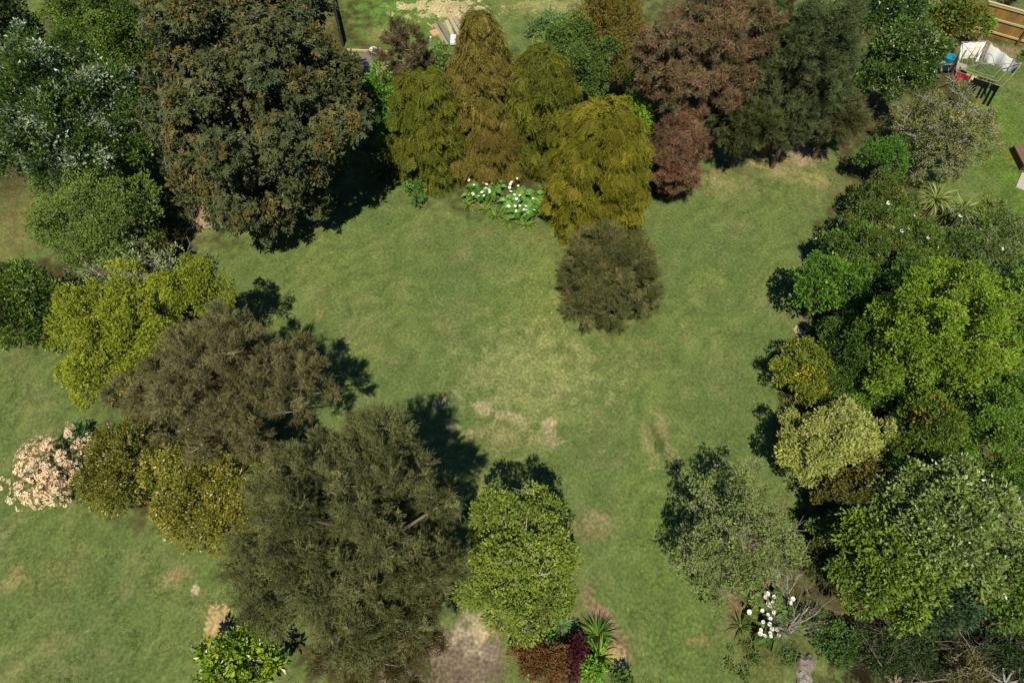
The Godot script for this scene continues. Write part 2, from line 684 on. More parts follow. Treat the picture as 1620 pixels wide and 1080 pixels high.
	var leafy := leaf_material("leaf" + d.gloss, {"matt": 0.75, "satin": 0.5, "gloss": 0.36}[d.gloss], {"matt": 0.2, "satin": 0.4, "gloss": 0.55}[d.gloss], 0.5)
	var other: String = {"broad": "fine", "fine": "tiny", "tiny": "fine", "large": "broad", "upright": "broad", "whorl": "broad", "hang": "haze"}.get(d.kind, d.kind)
	for g in [["crown", list, d.kind], ["shoots", shoots, other]]:
		var rows: Array = g[1]
		if rows.is_empty():
			continue
		var buf := PackedFloat32Array()
		buf.resize(rows.size() * 16)
		for k in rows.size():
			row(buf, k * 16, rows[k][0], rows[k][1], rows[k][2])
		scatter(g[0], clump(g[2]), leafy, buf, root).set_meta("kind", "stuff")
	total += list.size() + shoots.size()
	# flowers on the plant
	if d.has("bloom"):
		var fl := PackedFloat32Array()
		fl.resize(d.bloom[1] * 16)
		for k in d.bloom[1]:
			var L: Array = lobes[rng.randi() % lobes.size()]
			var dir := on_sphere()
			dir.y = absf(dir.y)
			var s := rng.randf_range(0.5, 0.9) * float(d.bloom[2])
			row(fl, k * 16, Basis(any_side(Vector3.UP), rng.randf()).scaled(Vector3.ONE * s), L[0] + dir * L[1] * 1.05, lin(d.bloom[0]) * rng.randf_range(0.85, 1.1))
		var bloom := scatter("blossom", clump("blossom"), leaf_material("petal", 0.6, 0.3, 0.4), fl, root)
		bloom.set_meta("kind", "stuff")


var total := 0


func grow(b: Bag, p: Vector3, dir: Vector3, length: float, radius: float, depth: int, droop: float) -> void:
	var path := [p]
	var radii := [radius]
	var d := dir
	for k in 4:
		d = (d + on_sphere() * 0.22 + Vector3.UP * droop).normalized()
		p += d * length / 4.0
		path.append(p)
		radii.append(radius * (1.0 - 0.14 * (k + 1)))
	b.tube(path, radii, 6 if radius > 0.03 else 3)
	if depth <= 0:
		return
	for k in rng.randi_range(3, 4):
		var at := rng.randi_range(1, 4)
		grow(b, path[at], (d + any_side(d) * rng.randf_range(0.5, 1.0)).normalized(), length * rng.randf_range(0.5, 0.8), radii[at] * 0.62, depth - 1, droop)


func bare_tree(d: Dictionary) -> void:
	rng.seed = d.seed
	var root := thing(d.name, d.label, d.cat, d.at)
	var b := Bag.new()
	for dir in d.dirs:
		grow(b, Vector3(0, -0.05, 0), dir.normalized(), d.length, d.radius, d.depth, d.droop)
	part("branches", b.mesh(), grained("bark" + d.bark[0], d.bark[0], d.bark[1], 0.03, Vector3(1.2, 0.4, 1.2)), root)


func strap(length: float, width: float, bend: float, sd: int) -> ArrayMesh:
	var key := "strap%.2f%.3f%.2f%d" % [length, width, bend, sd]
	if clumps.has(key):
		return clumps[key]
	var b := Bag.new()
	var p := Vector3.ZERO
	var d := Vector3(0.25, 1, 0).normalized()
	var n := 6
	var last_l := p
	var last_m := p
	var last_r := p
	for k in n + 1:
		var t := float(k) / n
		var w := width * (0.55 + 1.1 * t if t < 0.4 else 1.0 * (1.0 - (t - 0.4) / 0.62))
		var l := p + Vector3(-0.15 * w, 0.25 * w, w * 0.5)
		var r := p + Vector3(-0.15 * w, 0.25 * w, -w * 0.5)
		if k > 0:
			b.quad(last_l, l, p, last_m)
			b.quad(last_m, p, r, last_r)
		last_l = l
		last_m = p
		last_r = r
		p += d * length / n
		d = (d + Vector3(0.5, -1.0, 0) * bend / n).normalized()
	clumps[key] = b.mesh()
	return clumps[key]


func leaf_paint(hex: String, gloss := 0.45) -> StandardMaterial3D:
	var key := "leafpaint" + hex
	if not mats.has(key):
		var m := StandardMaterial3D.new()
		m.albedo_color = Color.html(hex)
		m.roughness = gloss
		m.metallic_specular = 0.4
		m.cull_mode = BaseMaterial3D.CULL_DISABLED
		m.backlight_enabled = true
		m.backlight = Color(0.4, 0.4, 0.25)
		mats[key] = m
	return mats[key]


func rosette(d: Dictionary) -> void:
	rng.seed = d.seed
	var root := thing(d.name, d.label, d.cat, Vector3(d.at.x, 0, d.at.z), d.get("group", ""))
	var h: float = d.at.y
	if h > 0.3:
		var b := Bag.new()
		b.tube([Vector3(0, -0.1, 0), Vector3(0.05, h * 0.5, 0.03), Vector3(0, h, 0)], [0.11, 0.09, 0.1], 7)
		part("stem", b.mesh(), grained("palmbark", "6a5a44", "8f7d60", 0.05, Vector3(2, 2, 2)), root)
	for k in d.n:
		var a: float = k * 2.39996 + rng.randf_range(-0.3, 0.3)
		var t: float = (k + 0.5) / float(d.n)
		var mesh := strap(d.length, d.width, [0.5, 1.1, 1.9][k % 3], k % 3)
		var tilt: float = lerpf(d.open, 0.05, t)
		var bs := Basis(Vector3.UP, a) * Basis(Vector3(0, 0, 1), -tilt)
		var s := rng.randf_range(0.75, 1.1)
		var col: String = d.colors[rng.randi() % d.colors.size()]
		part("leaf", mesh, leaf_paint(col), root, Transform3D(bs.scaled(Vector3.ONE * s), Vector3(cos(a) * 0.05, h, sin(a) * -0.05)))


func lilies(d: Dictionary) -> void:
	rng.seed = d.seed
	var root := thing(d.name, d.label, d.cat, Vector3(d.at.x, 0, d.at.z))
	# arrow-shaped leaf on a stalk
	var lb := Bag.new()
	lb.tube([Vector3.ZERO, Vector3(0.03, 0.2, 0), Vector3(0.1, 0.4, 0)], [0.012, 0.011, 0.008], 4)
	var s := Vector3(0.1, 0.4, 0)
	var pts := [Vector3(-0.07, 0.03, 0.1), Vector3(0.06, 0.07, 0.115), Vector3(0.22, 0.03, 0.06), Vector3(0.33, -0.07, 0), Vector3(0.22, 0.03, -0.06), Vector3(0.06, 0.07, -0.115), Vector3(-0.07, 0.03, -0.1)]
	for k in 6:
		lb.tri(s, s + pts[k], s + pts[k + 1])
	var leaf := lb.mesh()
	# flower: a flared funnel with one long lip
	var fb := Bag.new()
	var rings := []
	for k in 5:
		var t := k / 4.0
		var ring := []
		for j in 10:
			var a := TAU * j / 10.0
			var rr := 0.012 + 0.085 * pow(t, 1.6) * (1.0 + 0.35 * cos(a))
			ring.append(Vector3(cos(a) * rr, 0.16 * t + 0.05 * t * cos(a) - 0.05 * pow(t, 4.0), sin(a) * rr))
		rings.append(ring)
	for k in 4:
		for j in 10:
			fb.quad(rings[k][j], rings[k][(j + 1) % 10], rings[k + 1][(j + 1) % 10], rings[k + 1][j])
	var spathe := fb.mesh()
	var sb := Bag.new()
	sb.tube([Vector3(0, 0.02, 0), Vector3(0, 0.08, 0), Vector3(0.005, 0.13, 0)], [0.006, 0.007, 0.004], 5)
	var spadix := sb.mesh()
	var stb := Bag.new()
	stb.tube([Vector3(0, -0.62, 0), Vector3(0.01, -0.3, 0), Vector3(0, 0.01, 0)], [0.012, 0.012, 0.011], 4)
	var stalk := stb.mesh()
	for k in d.leaves:
		var a := rng.randf() * TAU
		var q := sqrt(rng.randf())
		var p := Vector3(cos(a) * d.rx * q, 0.0, sin(a) * d.rz * q)
		var sc := rng.randf_range(0.8, 1.25)
		part("leaf", leaf, leaf_paint(d.colors[rng.randi() % d.colors.size()]), root, Transform3D(Basis(Vector3.UP, rng.randf() * TAU).scaled(Vector3.ONE * sc), p))
	for f in d.flowers:
		var sc := rng.randf_range(0.5, 0.8)
		var bs := Basis(Vector3.UP, rng.randf() * TAU) * Basis(Vector3(0, 0, 1), rng.randf_range(-0.4, 0.1))
		var fl := part("flower", spathe, leaf_paint("f2f2ea", 0.5), root, Transform3D(bs.scaled(Vector3.ONE * sc), f))
		part("spadix", spadix, paint("e0b030", 0.7), fl)
		part("stalk", stalk, leaf_paint("5d8a3a"), fl)


# ============ things
func garment(called: String, label: String, category: String, p0: Vector3, p1: Vector3, drop: float, cut: String, hex: String, sd: int) -> void:
	rng.seed = 900 + sd
	var mid := (p0 + p1) * 0.5
	var root := thing(called, label, category, mid, "washing on the rotary clothesline")
	var along := (p1 - p0)
	var wide := along.length()
	along = along.normalized()
	var out := along.cross(Vector3.UP).normalized()
	var b := Bag.new()
	var nu := maxi(8, int(wide / 0.05))
	var nv := maxi(6, int(drop / 0.07))
	var ph := rng.randf() * TAU
	var fr := rng.randf_range(9.0, 14.0)
	var pts := []
	for j in nv + 1:
		var v := float(j) / nv
		var line := []
		for i in nu + 1:
			var u := float(i) / nu
			var sag := -0.05 * sin(PI * fmod(u * maxf(1.0, roundf(wide / 0.45)), 1.0)) * (1.0 - v)
			var fold := (sin(u * wide * fr + ph) * 0.035 + sin(u * wide * fr * 0.43 + v * 2.0) * 0.04) * (0.2 + v)
			line.append(along * (u - 0.5) * wide * (1.0 - 0.06 * v) + Vector3.DOWN * (v * drop + 0.01 - sag) + out * (fold + 0.10 * v * v * sin(ph)) + Vector3(-0.1, 0.06, 0.34) * v * drop)
		pts.append(line)
	for j in nv:
		for i in nu:
			var u := (i + 0.5) / nu
			var v := (j + 0.5) / nv
			if cut == "trousers" and v > 0.34 and absf(u - 0.5) < 0.06 + 0.06 * v:
				continue
			if cut == "shirt" and v > 0.36 and (u < 0.2 or u > 0.8):
				continue
			if cut == "pieces" and fmod(u * 4.0, 1.0) > 0.86:
				continue
			if cut == "top" and v < 0.2 and absf(u - 0.5) < 0.14:
				continue
			for e in [0.005, -0.005]:
				var o: Vector3 = out * e
				if e > 0:
					b.quad(pts[j][i] + o, pts[j][i + 1] + o, pts[j + 1][i + 1] + o, pts[j + 1][i] + o)
				else:
					b.quad(pts[j][i] + o, pts[j + 1][i] + o, pts[j + 1][i + 1] + o, pts[j][i + 1] + o)
	var m := paint(hex, 0.9, 0.2)
	part("cloth", b.mesh(), m, root)
	for e in [-0.42, 0.42]:
		var pg := Bag.new()
		pg.box(Vector3(-0.008, -0.06, -0.012), Vector3(0.008, 0.03, 0.012))
		part("peg", pg.mesh(), paint("c9b48a", 0.7), root, Transform3D(Basis(Vector3.UP, atan2(-along.z, along.x)), along * wide * e))


func clothesline() -> void:
	var hub: Vector3 = HUB
	var root := thing("rotary_clothesline", "grey metal rotary clothesline with five arms on the side lawn, hung with washing", "clothesline", Vector3(hub.x, 0, hub.z))
	var steel := paint("9fa5a0", 0.4, 0.5)
	steel.metallic = 0.5
	var b := Bag.new()
	b.tube([Vector3(0, -0.2, 0), Vector3(0, hub.y + 0.1, 0)], [0.032, 0.028], 10)
	part("pole", b.mesh(), steel, root)
	b = Bag.new()
	b.tube([Vector3(0, hub.y - 0.14, 0), Vector3(0, hub.y + 0.06, 0)], [0.07, 0.07], 10)
	part("hub", b.mesh(), steel, root)
	var ends := []
	for e in ARM_ENDS:
		ends.append(e - Vector3(hub.x, 0, hub.z))
	for e in ends:
		b = Bag.new()
		b.tube([Vector3(0, hub.y - 0.03, 0), e], [0.024, 0.018], 6)
		b.tube([Vector3(0, hub.y * 0.72, 0), Vector3(0, hub.y - 0.05, 0).lerp(e, 0.45)], [0.014, 0.014], 5)
		part("arm", b.mesh(), steel, root)
	for k in 5:
		var wire := Bag.new()
		for s in [1.0, 0.8, 0.6]:
			var p := Vector3(0, hub.y, 0).lerp(ends[k], s)
			var q := Vector3(0, hub.y, 0).lerp(ends[(k + 1) % 5], s)
			wire.tube([p, p.lerp(q, 0.5) - Vector3(0, 0.03, 0), q], [0.006, 0.006, 0.006], 4)
		part("line", wire.mesh(), paint("c4cc8a", 0.5), root)
	var k := 0
	for g in WASHING:
		k += 1
		var a: Vector3 = hub.lerp(ARM_ENDS[g[0]], g[4])
		var c: Vector3 = hub.lerp(ARM_ENDS[(g[0] + 1) % 5], g[4])
		garment(g[5], g[6], g[7], a.lerp(c, g[1]) , a.lerp(c, g[2]), g[3], g[8], g[9], k)
	for s in PAVERS:
		var pb := Bag.new()
		slab(pb, Vector3(-0.3, -0.02, -0.22), Vector3(0.3, 0.05, 0.22), 0.02)
		var o := part(numbered("paving_slab"), pb.mesh(), grained("concrete", "8d8a82", "a8a397", 0.04, Vector3(1.5, 1.5, 1.5)), self, Transform3D(Basis(Vector3.UP, s[1]), s[0]))
		o.set_meta("label", s[2])
		o.set_meta("category", "paving slab")
		o.set_meta("group", "concrete slabs beside the clothesline")
	var bucket := thing("peg_basket", "turquoise plastic basket standing on the grass by the concrete slabs", "basket", BASKET)
	b = Bag.new()
	var rim := []
	for j in 14:
		var a0 := TAU * j / 14.0
		var a1 := TAU * (j + 1) / 14.0
		var o0 := Vector3(cos(a0), 0, sin(a0))
		var o1 := Vector3(cos(a1), 0, sin(a1))
		b.quad(o0 * 0.2 + Vector3(0, 0.02, 0), o1 * 0.2 + Vector3(0, 0.02, 0), o1 * 0.28 + Vector3(0, 0.3, 0), o0 * 0.28 + Vector3(0, 0.3, 0))
		b.quad(o0 * 0.25 + Vector3(0, 0.3, 0), o1 * 0.25 + Vector3(0, 0.3, 0), o1 * 0.18 + Vector3(0, 0.05, 0), o0 * 0.18 + Vector3(0, 0.05, 0))
		b.quad(o0 * 0.28 + Vector3(0, 0.3, 0), o1 * 0.28 + Vector3(0, 0.3, 0), o1 * 0.25 + Vector3(0, 0.3, 0), o0 * 0.25 + Vector3(0, 0.3, 0))
		b.tri(o0 * 0.18 + Vector3(0, 0.05, 0), o1 * 0.18 + Vector3(0, 0.05, 0), Vector3(0, 0.05, 0))
		b.tri(o1 * 0.2 + Vector3(0, 0.02, 0), o0 * 0.2 + Vector3(0, 0.02, 0), Vector3(0, 0.02, 0))
	part("basket_shell", b.mesh(), paint("1f95b8", 0.4), bucket)
	b = Bag.new()
	for j in 26:
		var p := Vector3(rng.randf_range(-0.15, 0.15), rng.randf_range(0.08, 0.2), rng.randf_range(-0.15, 0.15))
		b.box(p - Vector3(0.035, 0.01, 0.01), p + Vector3(0.035, 0.01, 0.01))
	part("pegs", b.mesh(), paint("2aa6c4", 0.5), bucket)


func slab(b: Bag, lo: Vector3, hi: Vector3, ch: float) -> void:
	var t := []
	var s := []
	var g := []
	for c in [[lo.x, lo.z, 1, 1], [hi.x, lo.z, -1, 1], [hi.x, hi.z, -1, -1], [lo.x, hi.z, 1, -1]]:
		t.append(Vector3(c[0] + c[2] * ch, hi.y, c[1] + c[3] * ch))
		s.append(Vector3(c[0], hi.y - ch, c[1]))
		g.append(Vector3(c[0], lo.y, c[1]))
	b.quad(t[0], t[1], t[2], t[3])
	for k in 4:
		var n := (k + 1) % 4
		b.quad(s[k], s[n], t[n], t[k])
		b.quad(g[k], g[n], s[n], s[k])


func fence() -> void:
	var a: Vector3 = FENCE[0]
	var c: Vector3 = FENCE[1]
	var along := (c - a).normalized()
	var length := (c - a).length()
	var root := thing("paling_fence", "tan timber paling fence with three pale rails behind the clothesline", "fence", a)
	root.rotation.y = atan2(-along.z, along.x)
	var tones := []
	for h in [["8a6a3c", "a8854c"], ["94733f", "b28e55"], ["7f6036", "9d7b46"]]:
		tones.append(grained("paling" + h[0], h[0], h[1], 0.05, Vector3(5, 0.5, 5)))
	var board := []
	for k in 3:
		var b := Bag.new()
		b.box(Vector3(0.004, 0.03, -0.010), Vector3(0.144 - k * 0.002, 1.74 + k * 0.012, 0.010))
		board.append(b.mesh())
	var n := int(length / 0.15)
	rng.seed = 41
	for k in n:
		var o := part("paling", board[rng.randi() % 3], tones[rng.randi() % 3], root, Transform3D(Basis(Vector3.RIGHT, rng.randf_range(-0.006, 0.006)), Vector3(k * 0.15, 0, rng.randf_range(-0.003, 0.003))))
	var rail_mat := grained("rail", "b3a478", "cdbf94", 0.04, Vector3(0.6, 4, 4))
	for h in [0.3, 0.98, 1.66]:
		for s in int(ceil(length / 2.4)):
			var b := Bag.new()
			var x0 := s * 2.4 + 0.05
			var x1 := minf(length, s * 2.4 + 2.35)
			b.box(Vector3(x0, h, 0.016), Vector3(x1, h + 0.09, 0.062))
			part("rail", b.mesh(), rail_mat, root)
	for s in int(ceil(length / 2.4)) + 1:
		var b := Bag.new()
		b.box(Vector3(-0.048, -0.1, 0.016), Vector3(0.048, 1.72, 0.112))
		part("post", b.mesh(), grained("post", "5b4a30", "786343", 0.04, Vector3(4, 0.6, 4)), root, Transform3D(Basis(), Vector3(s * 2.4, 0, 0)))
	var cap := Bag.new()
	cap.box(Vector3(-0.06, 1.775, -0.05), Vector3(length, 1.81, 0.07))
	part("capping", cap.mesh(), rail_mat, root)


func tag(o: Node3D, label: String, category: String, group := "") -> void:
	o.set_meta("label", label)
	o.set_meta("category", category)
	if group != "":
		o.set_meta("group", group)


func yard_things() -> void:
	rng.seed = 77
	for p in PLANKS:
		var b := Bag.new()
		b.box(Vector3(-p[2] / 2, 0, -p[3] / 2), Vector3(p[2] / 2, p[4], p[3] / 2))
		var o := part(numbered(p[5]), b.mesh(), grained("plank" + p[8], p[8], p[9], 0.04, Vector3(3, 3, 0.5)), self, Transform3D(Basis(Vector3.UP, p[1]) , p[0]))
		tag(o, p[6], p[7], "timber left lying in the yard")
	# white bucket
	var k := thing("plastic_bucket", "white round plastic bucket beside the timber garden edging", "bucket", BUCKET)
	var b := Bag.new()
	b.tube([Vector3(0, 0, 0), Vector3(0, 0.3, 0), Vector3(0, 0.36, 0)], [0.15, 0.18, 0.185], 16)
	part("body", b.mesh(), paint("d8d8d4", 0.5), k)
	b = Bag.new()
	b.tube([Vector3(0, 0.36, 0), Vector3(0, 0.385, 0)], [0.2, 0.2], 16)
	part("lid", b.mesh(), paint("ecebe6", 0.45), k)
	for s in GLOBES:
		var g := thing("white_marker", s[1], "marker", s[0], "small white markers standing in the yard grass")
		b = Bag.new()
		b.tube([Vector3(0, 0, 0), Vector3(0, 0.16, 0), Vector3(0, 0.2, 0)], [0.085, 0.085, 0.06], 12)
		part("body", b.mesh(), paint("aab4bc", 0.15, 0.6), g)
		b = Bag.new()
		b.tube([Vector3(0, 0.2, 0), Vector3(0, 0.23, 0)], [0.07, 0.07], 12)
		part("lid", b.mesh(), paint("dfe3e6", 0.3, 0.6), g)
	# corrugated iron and boards by the bed
	var sheet := thing("corrugated_sheet", "grey brown corrugated iron sheet lying beside the white bucket", "iron sheet", SHEET)
	b = Bag.new()
	for j in 24:
		var x0 := -0.6 + j * 0.05
		var h0 := 0.08 + 0.012 * (1 if j % 2 else -1)
		var h1 := 0.08 - 0.012 * (1 if j % 2 else -1)
		b.quad(Vector3(x0, h0, -0.7), Vector3(x0 + 0.05, h1, -0.7), Vector3(x0 + 0.05, h1 - 0.06, 0.7), Vector3(x0, h0 - 0.06, 0.7))
	part("iron", b.mesh(), grained("iron", "6a625a", "8a7f74", 0.05, Vector3(2, 2, 2), 0.6), sheet)
	# raised brick-edged bed and step by the right edge of the side lawn
	var step := thing("timber_step", "dark brown timber step at the edge of the side lawn", "step", STEP)
	b = Bag.new()
	slab(b, Vector3(0, -0.05, -1.3), Vector3(1.6, 0.34, 0), 0.02)
	part("base", b.mesh(), grained("steptimber", "4a3a30", "5d4a3e", 0.04, Vector3(2, 2, 2)), step)
	for j in 8:
		b = Bag.new()
		slab(b, Vector3(0.005 + j * 0.2, 0.345, -1.32), Vector3(0.195 + j * 0.2, 0.375, 0.02), 0.006)
		part("tread_board", b.mesh(), grained("tread", "6e5647", "836a58", 0.04, Vector3(4, 2, 0.6)), step)
	b = Bag.new()
	slab(b, Vector3(0.02, 0.38, -0.12), Vector3(1.6, 0.42, 0.02), 0.008)
	part("nosing", b.mesh(), grained("nosing", "8a4a34", "a05a40", 0.05, Vector3(2, 2, 2)), step)
	var path := Bag.new()
	path.box(Vector3(0, -0.05, 0), Vector3(3.0, 0.06, 1.1))
	var conc := part("path", path.mesh(), grained("pathconcrete", "a3a097", "b9b5aa", 0.04, Vector3(1, 1, 1)), self, Transform3D(Basis(Vector3.UP, -0.6), STEP + Vector3(0.05, 0, 0.15)))
	conc.set_meta("kind", "structure")
	conc.set_meta("label", "pale concrete path in front of the timber step")
	# dark boarded fence along the left side of the yard
	var fa: Vector3 = YARD_FENCE[0]
	var fb: Vector3 = YARD_FENCE[1]
	var run := (fb - fa).length()
	var yf := thing("boarded_fence", "dark weathered fence along the left side of the yard grass", "fence", fa)
	yf.rotation.y = atan2(-(fb - fa).z, (fb - fa).x)
	var dark_board := grained("darkboard", "34322c", "4a463c", 0.05, Vector3(0.6, 4, 4))
	for j in int(run / 1.8) + 1:
		b = Bag.new()
		b.box(Vector3(-0.05, -0.1, 0.0), Vector3(0.05, 1.15, 0.1))
		part("post", b.mesh(), dark_board, yf, Transform3D(Basis(), Vector3(j * 1.8, 0, 0)))
	for j in 7:
		b = Bag.new()
		b.box(Vector3(-0.05, 0.05 + j * 0.155, 0.103), Vector3(run, 0.19 + j * 0.155, 0.125))
		part("board", b.mesh(), dark_board, yf)
	# car beyond the yard: only a wheel reaches into the picture
	var car := thing("parked_car", "silver car parked beyond the yard grass, only the bottom of a wheel in view", "car", CAR)
	b = Bag.new()
	var prof := [Vector2(-2.1, 0.3), Vector2(-2.15, 0.75), Vector2(-1.9, 0.95), Vector2(-1.2, 1.05), Vector2(-0.5, 1.45), Vector2(0.9, 1.47), Vector2(1.7, 1.05), Vector2(2.1, 0.95), Vector2(2.15, 0.4), Vector2(2.0, 0.28)]
	var tri := Geometry2D.triangulate_polygon(PackedVector2Array(prof))
	for zz in [-0.85, 0.85]:
		for j in range(0, tri.size(), 3):
			b.tri(Vector3(prof[tri[j]].x, prof[tri[j]].y, zz), Vector3(prof[tri[j + 1]].x, prof[tri[j + 1]].y, zz), Vector3(prof[tri[j + 2]].x, prof[tri[j + 2]].y, zz))
	for j in prof.size():
		var p: Vector2 = prof[j]
		var q: Vector2 = prof[(j + 1) % prof.size()]
		b.quad(Vector3(p.x, p.y, -0.85), Vector3(q.x, q.y, -0.85), Vector3(q.x, q.y, 0.85), Vector3(p.x, p.y, 0.85))
	part("body", b.mesh(), paint("9aa0a4", 0.3, 0.6), car)
	b = Bag.new()
	b.quad(Vector3(-1.0, 1.08, 0.856), Vector3(-0.45, 1.4, 0.856), Vector3(0.85, 1.41, 0.856), Vector3(1.45, 1.08, 0.856))
	part("side_window", b.mesh(), paint("1c2226", 0.1, 0.6), car)
	for wx in [-1.3, 1.3]:
		for wz in [-0.72, 0.74]:
			b = Bag.new()
			b.tube([Vector3(0, 0, -0.1), Vector3(0, 0, -0.08), Vector3(0, 0, 0.12), Vector3(0, 0, 0.14)], [0.29, 0.32, 0.32, 0.29], 24)
			var wheel := part("wheel", b.mesh(), paint("26262a", 0.8), car, Transform3D(Basis(), Vector3(wx, 0.32, wz)))
			b = Bag.new()
			b.tube([Vector3(0, 0, 0.1), Vector3(0, 0, 0.15), Vector3(0, 0, 0.155)], [0.2, 0.2, 0.08], 16)
			part("rim", b.mesh(), paint("b6bac0", 0.3, 0.6), wheel)


func rock(size: Vector3, sd: int) -> ArrayMesh:
	var nz := FastNoiseLite.new()
	nz.seed = sd
	nz.frequency = 0.9
	var b := Bag.new()
	var grid := []
	for j in 9:
		var line := []
		for i in 14:
			var th := PI * j / 8.0
			var a := TAU * i / 14.0
			var d := Vector3(sin(th) * cos(a), cos(th), sin(th) * sin(a))
			line.append(d * size * (0.8 + 0.55 * nz.get_noise_3dv(d * 1.4)))
		grid.append(line)
	for j in 8:
		for i in 14:
			var i2 := (i + 1) % 14
			b.quad(grid[j][i], grid[j][i2], grid[j + 1][i2], grid[j + 1][i])
	return b.mesh()


func stones() -> void:
	for s in ROCKS:
		var o := part(numbered("rock"), rock(s[1], s[2]), grained("rock" + s[4], s[4], s[5], 0.05, Vector3(2, 2, 2)), self, Transform3D(Basis(Vector3.UP, s[2] * 0.7), s[0]))
		tag(o, s[3], "rock", "rocks edging the garden beds")

const HUB := Vector3(22.841, 2.000, -28.350)
const ARM_ENDS := [Vector3(22.145, 2.300, -29.538), Vector3(23.471, 2.300, -29.641), Vector3(24.483, 2.300, -27.915), Vector3(22.971, 2.300, -26.312), Vector3(21.153, 2.300, -27.407)]
const WASHING := [[0, 0.02, 0.34, 0.95, 0.98, "white_shirt", "white shirt at the left end of the clothesline's back row", "shirt", "shirt", "f2f4f8"], [0, 0.36, 0.62, 0.85, 0.98, "tea_towel", "off-white towel, second from the left in the clothesline's back row", "towel", "sheet", "ece8e0"], [0, 0.64, 0.8, 0.8, 0.98, "tea_towel", "off-white towel, third from the left in the clothesline's back row", "towel", "sheet", "e6dfd4"], [0, 0.82, 0.93, 0.85, 0.98, "white_cloth", "narrow white cloth hanging near the back corner of the clothesline", "cloth", "sheet", "f2f4f8"], [1, 0.1, 0.52, 0.8, 0.98, "bed_sheet", "white sheet with deep folds on the clothesline's right side", "sheet", "sheet", "f2f4f8"], [1, 0.53, 0.78, 0.7, 0.98, "pillowcase", "white pillowcase next to the folded sheet on the clothesline", "pillowcase", "sheet", "f2f4f8"], [1, 0.8, 0.98, 0.55, 0.98, "grey_cloth", "grey-blue cloth at the right corner of the clothesline", "cloth", "sheet", "9aa6b0"], [2, 0.02, 0.1, 0.9, 0.98, "yellow_scarf", "thin pale yellow scarf hanging at the right corner of the clothesline", "scarf", "sheet", "d4dc9a"], [3, 0.7, 0.99, 0.45, 1, "crimson_towel", "crimson towel on the front row of the clothesline", "towel", "sheet", "a0123f"], [3, 0.55, 0.66, 0.32, 0.86, "beige_cloth", "small beige cloth behind the crimson towel", "cloth", "sheet", "cdb694"], [3, 0.7, 0.8, 0.3, 0.86, "beige_cloth", "tiny cream cloth nearest the left arm of the clothesline", "cloth", "sheet", "d6c4a8"], [3, 0.4, 0.6, 0.7, 0.99, "black_shirt", "black shirt right beside the crimson towel", "shirt", "shirt", "14161a"], [3, 0.24, 0.38, 0.85, 0.99, "black_trousers", "black trousers in the middle of the clothesline's front row", "trousers", "trousers", "111318"], [3, 0.04, 0.2, 0.95, 0.99, "black_trousers", "black trousers at the right end of the clothesline's front row", "trousers", "trousers", "0f1116"], [3, 0.06, 0.26, 0.35, 0.82, "navy_shorts", "navy shorts on the inner line behind the right black trousers", "shorts", "trousers", "1a2230"], [3, 0.28, 0.5, 0.35, 0.82, "navy_shorts", "navy shorts on the inner line behind the middle black trousers", "shorts", "trousers", "1c2430"], [4, 0.3, 0.7, 0.6, 0.98, "dusky_towel", "dusky pink towel on the clothesline's left side", "towel", "sheet", "b09a92"], [4, 0.72, 0.9, 0.5, 0.98, "turquoise_top", "turquoise top on the clothesline's left side", "top", "top", "1688b4"]]
const PAVERS := [[Vector3(22.887, 0.000, -30.498), 0.15, "concrete slab farthest left in the row beside the clothesline"], [Vector3(23.259, 0.000, -30.605), 0.1, "concrete slab in the middle of the row beside the clothesline"], [Vector3(23.748, 0.000, -30.685), -0.5, "concrete slab nearest the clothesline, turned askew"], [Vector3(22.744, 0.000, -31.063), 0.3, "concrete slab behind the turquoise basket"]]
const BASKET := Vector3(23.192, 0.000, -31.063)
const FENCE := [Vector3(25.206, 0.000, -33.528), Vector3(29.354, 0.000, -31.311)]
